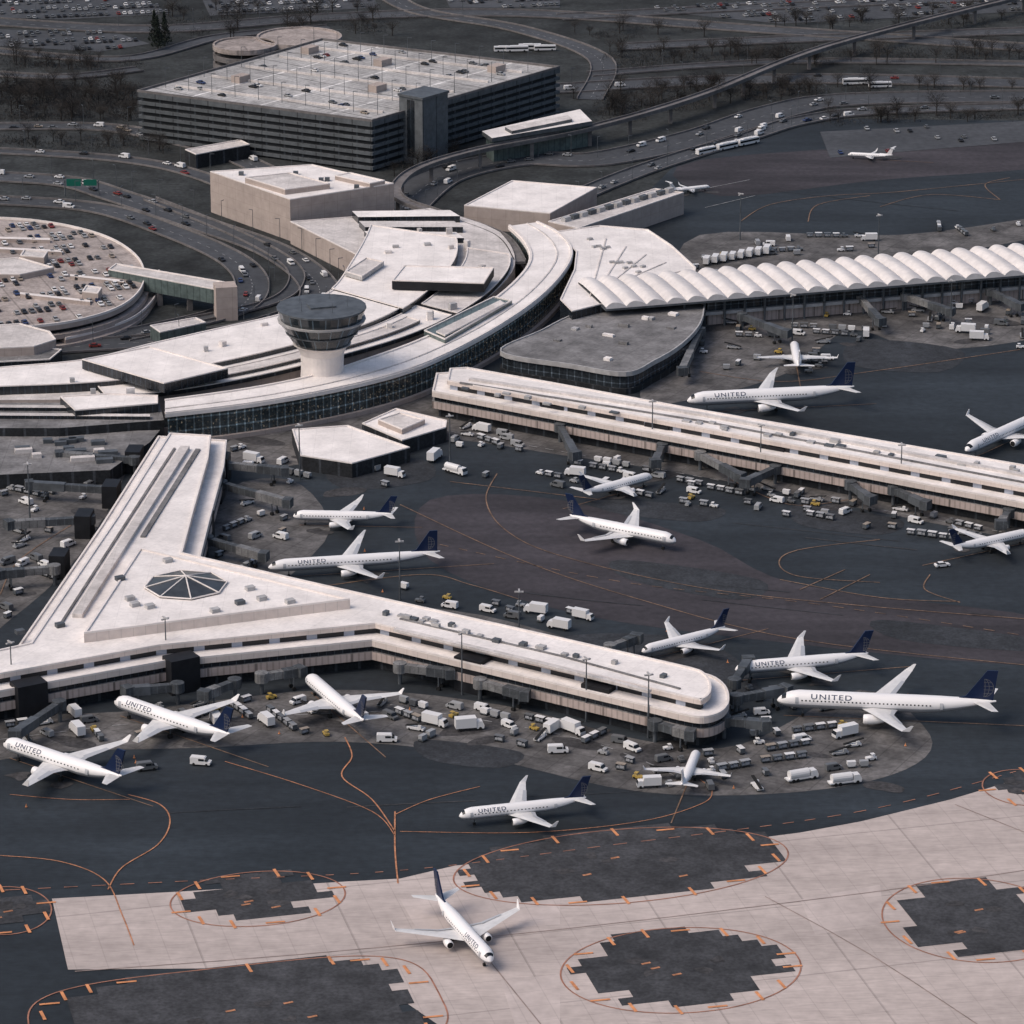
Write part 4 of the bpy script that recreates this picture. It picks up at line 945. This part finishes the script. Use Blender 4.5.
for i in range(10):
    for j in range(5):
        u=(i+.5)/10; v=(j+.5)/5; p=GAR[0].lerp(GAR[1],u).lerp(GAR[3].lerp(GAR[2],u),v)
        dup(l0,(p.x,p.y,22.02),0,'thin lamp post on the garage rooftop','lamp posts on the garage rooftop')
for P,w in RW[:9]:
    for q in P[::3]:
        if abs(q.x)<250: dup(l0,(q.x+w*.6,q.y+w*.3,.1),random.random()*3,'thin lamp post along the roads behind the terminal','lamp posts along the roads')
purge(l0)
t=thing('road_sign','green road sign on a gantry over the road at left','road sign',G(82,196)); p=G(82,196)
MB().tube((p.x-7,p.y,0),(p.x-7,p.y,7),.25).tube((p.x+7,p.y,0),(p.x+7,p.y,7),.25).tube((p.x-7,p.y,6),(p.x+7,p.y,6),.2).build('gantry','metal',t)
MB().box((p.x-3.2,p.y-.4),6,.2,4.4,7.4).build('sign_panel','sign',t); MB().box((p.x+3.6,p.y-.4),5.5,.2,4.6,7.2).build('sign_panel','sign',t)
# ---------------------------------------------------------------- trees
def tree(h,ever=False):
    t=bpy.data.objects.new('bare_tree' if not ever else 'evergreen_tree',None); C.objects.link(t); t['category']='tree'
    mb=MB().tube((0,0,0),(0,0,h*.45),.25,.16,6); tips=[]
    for i in range(9):
        a=i*2.4; z=h*(.25+.05*i*.6); e=Vector((math.cos(a)*h*.3*random.uniform(.7,1.1),math.sin(a)*h*.3,z+h*random.uniform(.2,.35)))
        mb.tube((0,0,z),e,.1,.04,4,cap=False); tips.append(((0,0,z),e))
    mb.build('trunk','bark',t); mb=MB()
    for i in range(420 if not ever else 600):
        if ever:
            zz=random.random()**1.3; rr=h*.22*(1-zz)*math.sqrt(random.random()); a=random.random()*6.283; p=Vector((rr*math.cos(a),rr*math.sin(a),h*(.12+.88*zz))); s=.5
        else:
            a,b=random.choice(tips); p=Vector(a).lerp(b,random.uniform(.4,1.1))+Vector((random.gauss(0,h*.08),random.gauss(0,h*.08),random.gauss(0,h*.07))); s=.75
        d=Vector((random.gauss(0,1),random.gauss(0,1),random.gauss(.5,1))).normalized()*s; w=d.orthogonal().normalized()*(.05 if not ever else .3)
        mb.face([p-w,p+w,p+d*1.3])
    mb.build('crown','twig' if not ever else 'ever',t)
    return t
TP=[tree(9),tree(11),tree(7.5)]; EV=tree(13,True)
TREG=[([(-20,82),(135,88),(135,122),(-20,124)],60,'left of the garage'),([(560,88),(700,86),(1040,88),(1040,95),(860,97),(700,108),(600,125)],76,'between the highways right of the garage'),([(150,8),(420,14),(400,36),(160,44)],30,'behind the garage'),
 ([(600,50),(1040,52),(1040,62),(620,72)],46,'beyond the highway at top right'),([(380,170),(470,150),(480,165),(400,182)],8,'by the rail viaduct'),([(0,138),(130,140),(180,156),(0,148)],12,'between the roads at left'),([(0,52),(140,62),(130,72),(0,68)],16,'by the far car park at left'),([(560,30),(1040,12),(1040,26),(600,40)],30,'at the top right between roads'),
 ([(780,108),(1040,112),(1040,120),(830,125)],16,'along the edge of the far apron')]
br=MB()
for o_,n,desc in TREG:
    o=GP(o_); xs=[p.x for p in o]; ys=[p.y for p in o]; c_=0; tr=0
    while c_<n and tr<n*60:
        tr+=1; p=Vector((random.uniform(min(xs),max(xs)),random.uniform(min(ys),max(ys))))
        if not inside(p,o) or any(min((p-q).length for q in P)<w*.55 for P,w in RW): continue
        dup(random.choice(TP),(p.x,p.y,0),random.random()*6,'bare brown winter tree '+desc,'bare trees '+desc,random.uniform(.7,1.35)); c_+=1
    c_=0
    while c_<n*3.4:
        p=Vector((random.uniform(min(xs),max(xs)),random.uniform(min(ys),max(ys)))); c_+=1
        if not inside(p,o) or any(min((p-q).length for q in P)<w*.5+3.5 for P,w in RW): continue
        rr=random.uniform(3,7); hh=random.uniform(2,4.5)
        for k in range(90):
            a=random.random()*6.283; q=math.sqrt(random.random()); b=Vector((p.x+math.cos(a)*rr*q*1.6,p.y+math.sin(a)*rr*q,random.random()*hh*(1-q*q*.7)))
            d=Vector((random.gauss(0,.7),random.gauss(0,.7),random.gauss(.8,.6))).normalized()*random.uniform(.7,1.5); w_=d.orthogonal().normalized()*.11
            br.face([b-w_,b+w_,b+d])
bo_=br.build('winter_brush','twig'); bo_['kind']='stuff'; tag(bo_,'brown leafless brush growing between the trees and far roads','brush')
for x,y in ((158,50),(155,44),(165,46)): dup(EV,G(x,y),0,'dark evergreen tree at top left behind the garage','dark evergreens behind the garage',1.3)
for o in TP+[EV]: purge(o)
# ---------------------------------------------------------------- light and camera
EL=R(50); AZ=math.atan2(-.85,-.35)
w=bpy.data.worlds.new('World'); SC.world=w; w.use_nodes=True; nt=w.node_tree
sky=nt.nodes.new('ShaderNodeTexSky'); sky.sky_type='NISHITA'; sky.sun_disc=False; sky.sun_elevation=EL; sky.sun_rotation=AZ; sky.air_density=1.; sky.dust_density=4.
nt.links.new(sky.outputs[0],nt.nodes['Background'].inputs[0]); nt.nodes['Background'].inputs[1].default_value=.132
s=bpy.data.lights.new('sun','SUN'); s.energy=1.5; s.angle=R(36); s.color=(1,.89,.81)
so=bpy.data.objects.new('sun',s); C.objects.link(so); dv=Vector((math.sin(AZ)*math.cos(EL),math.cos(AZ)*math.cos(EL),math.sin(EL))); so.rotation_euler=dv.to_track_quat('Z','Y').to_euler()
cd=bpy.data.cameras.new('camera'); co=bpy.data.objects.new('camera',cd); C.objects.link(co); SC.camera=co
cd.sensor_width=36; cd.lens=F*36/1024; cd.clip_start=10; cd.clip_end=30000
co.location=CAM; co.rotation_euler=(math.pi/2-TH,0,0)
SC.view_settings.view_transform='Standard'; SC.view_settings.look='None'; SC.view_settings.exposure=0
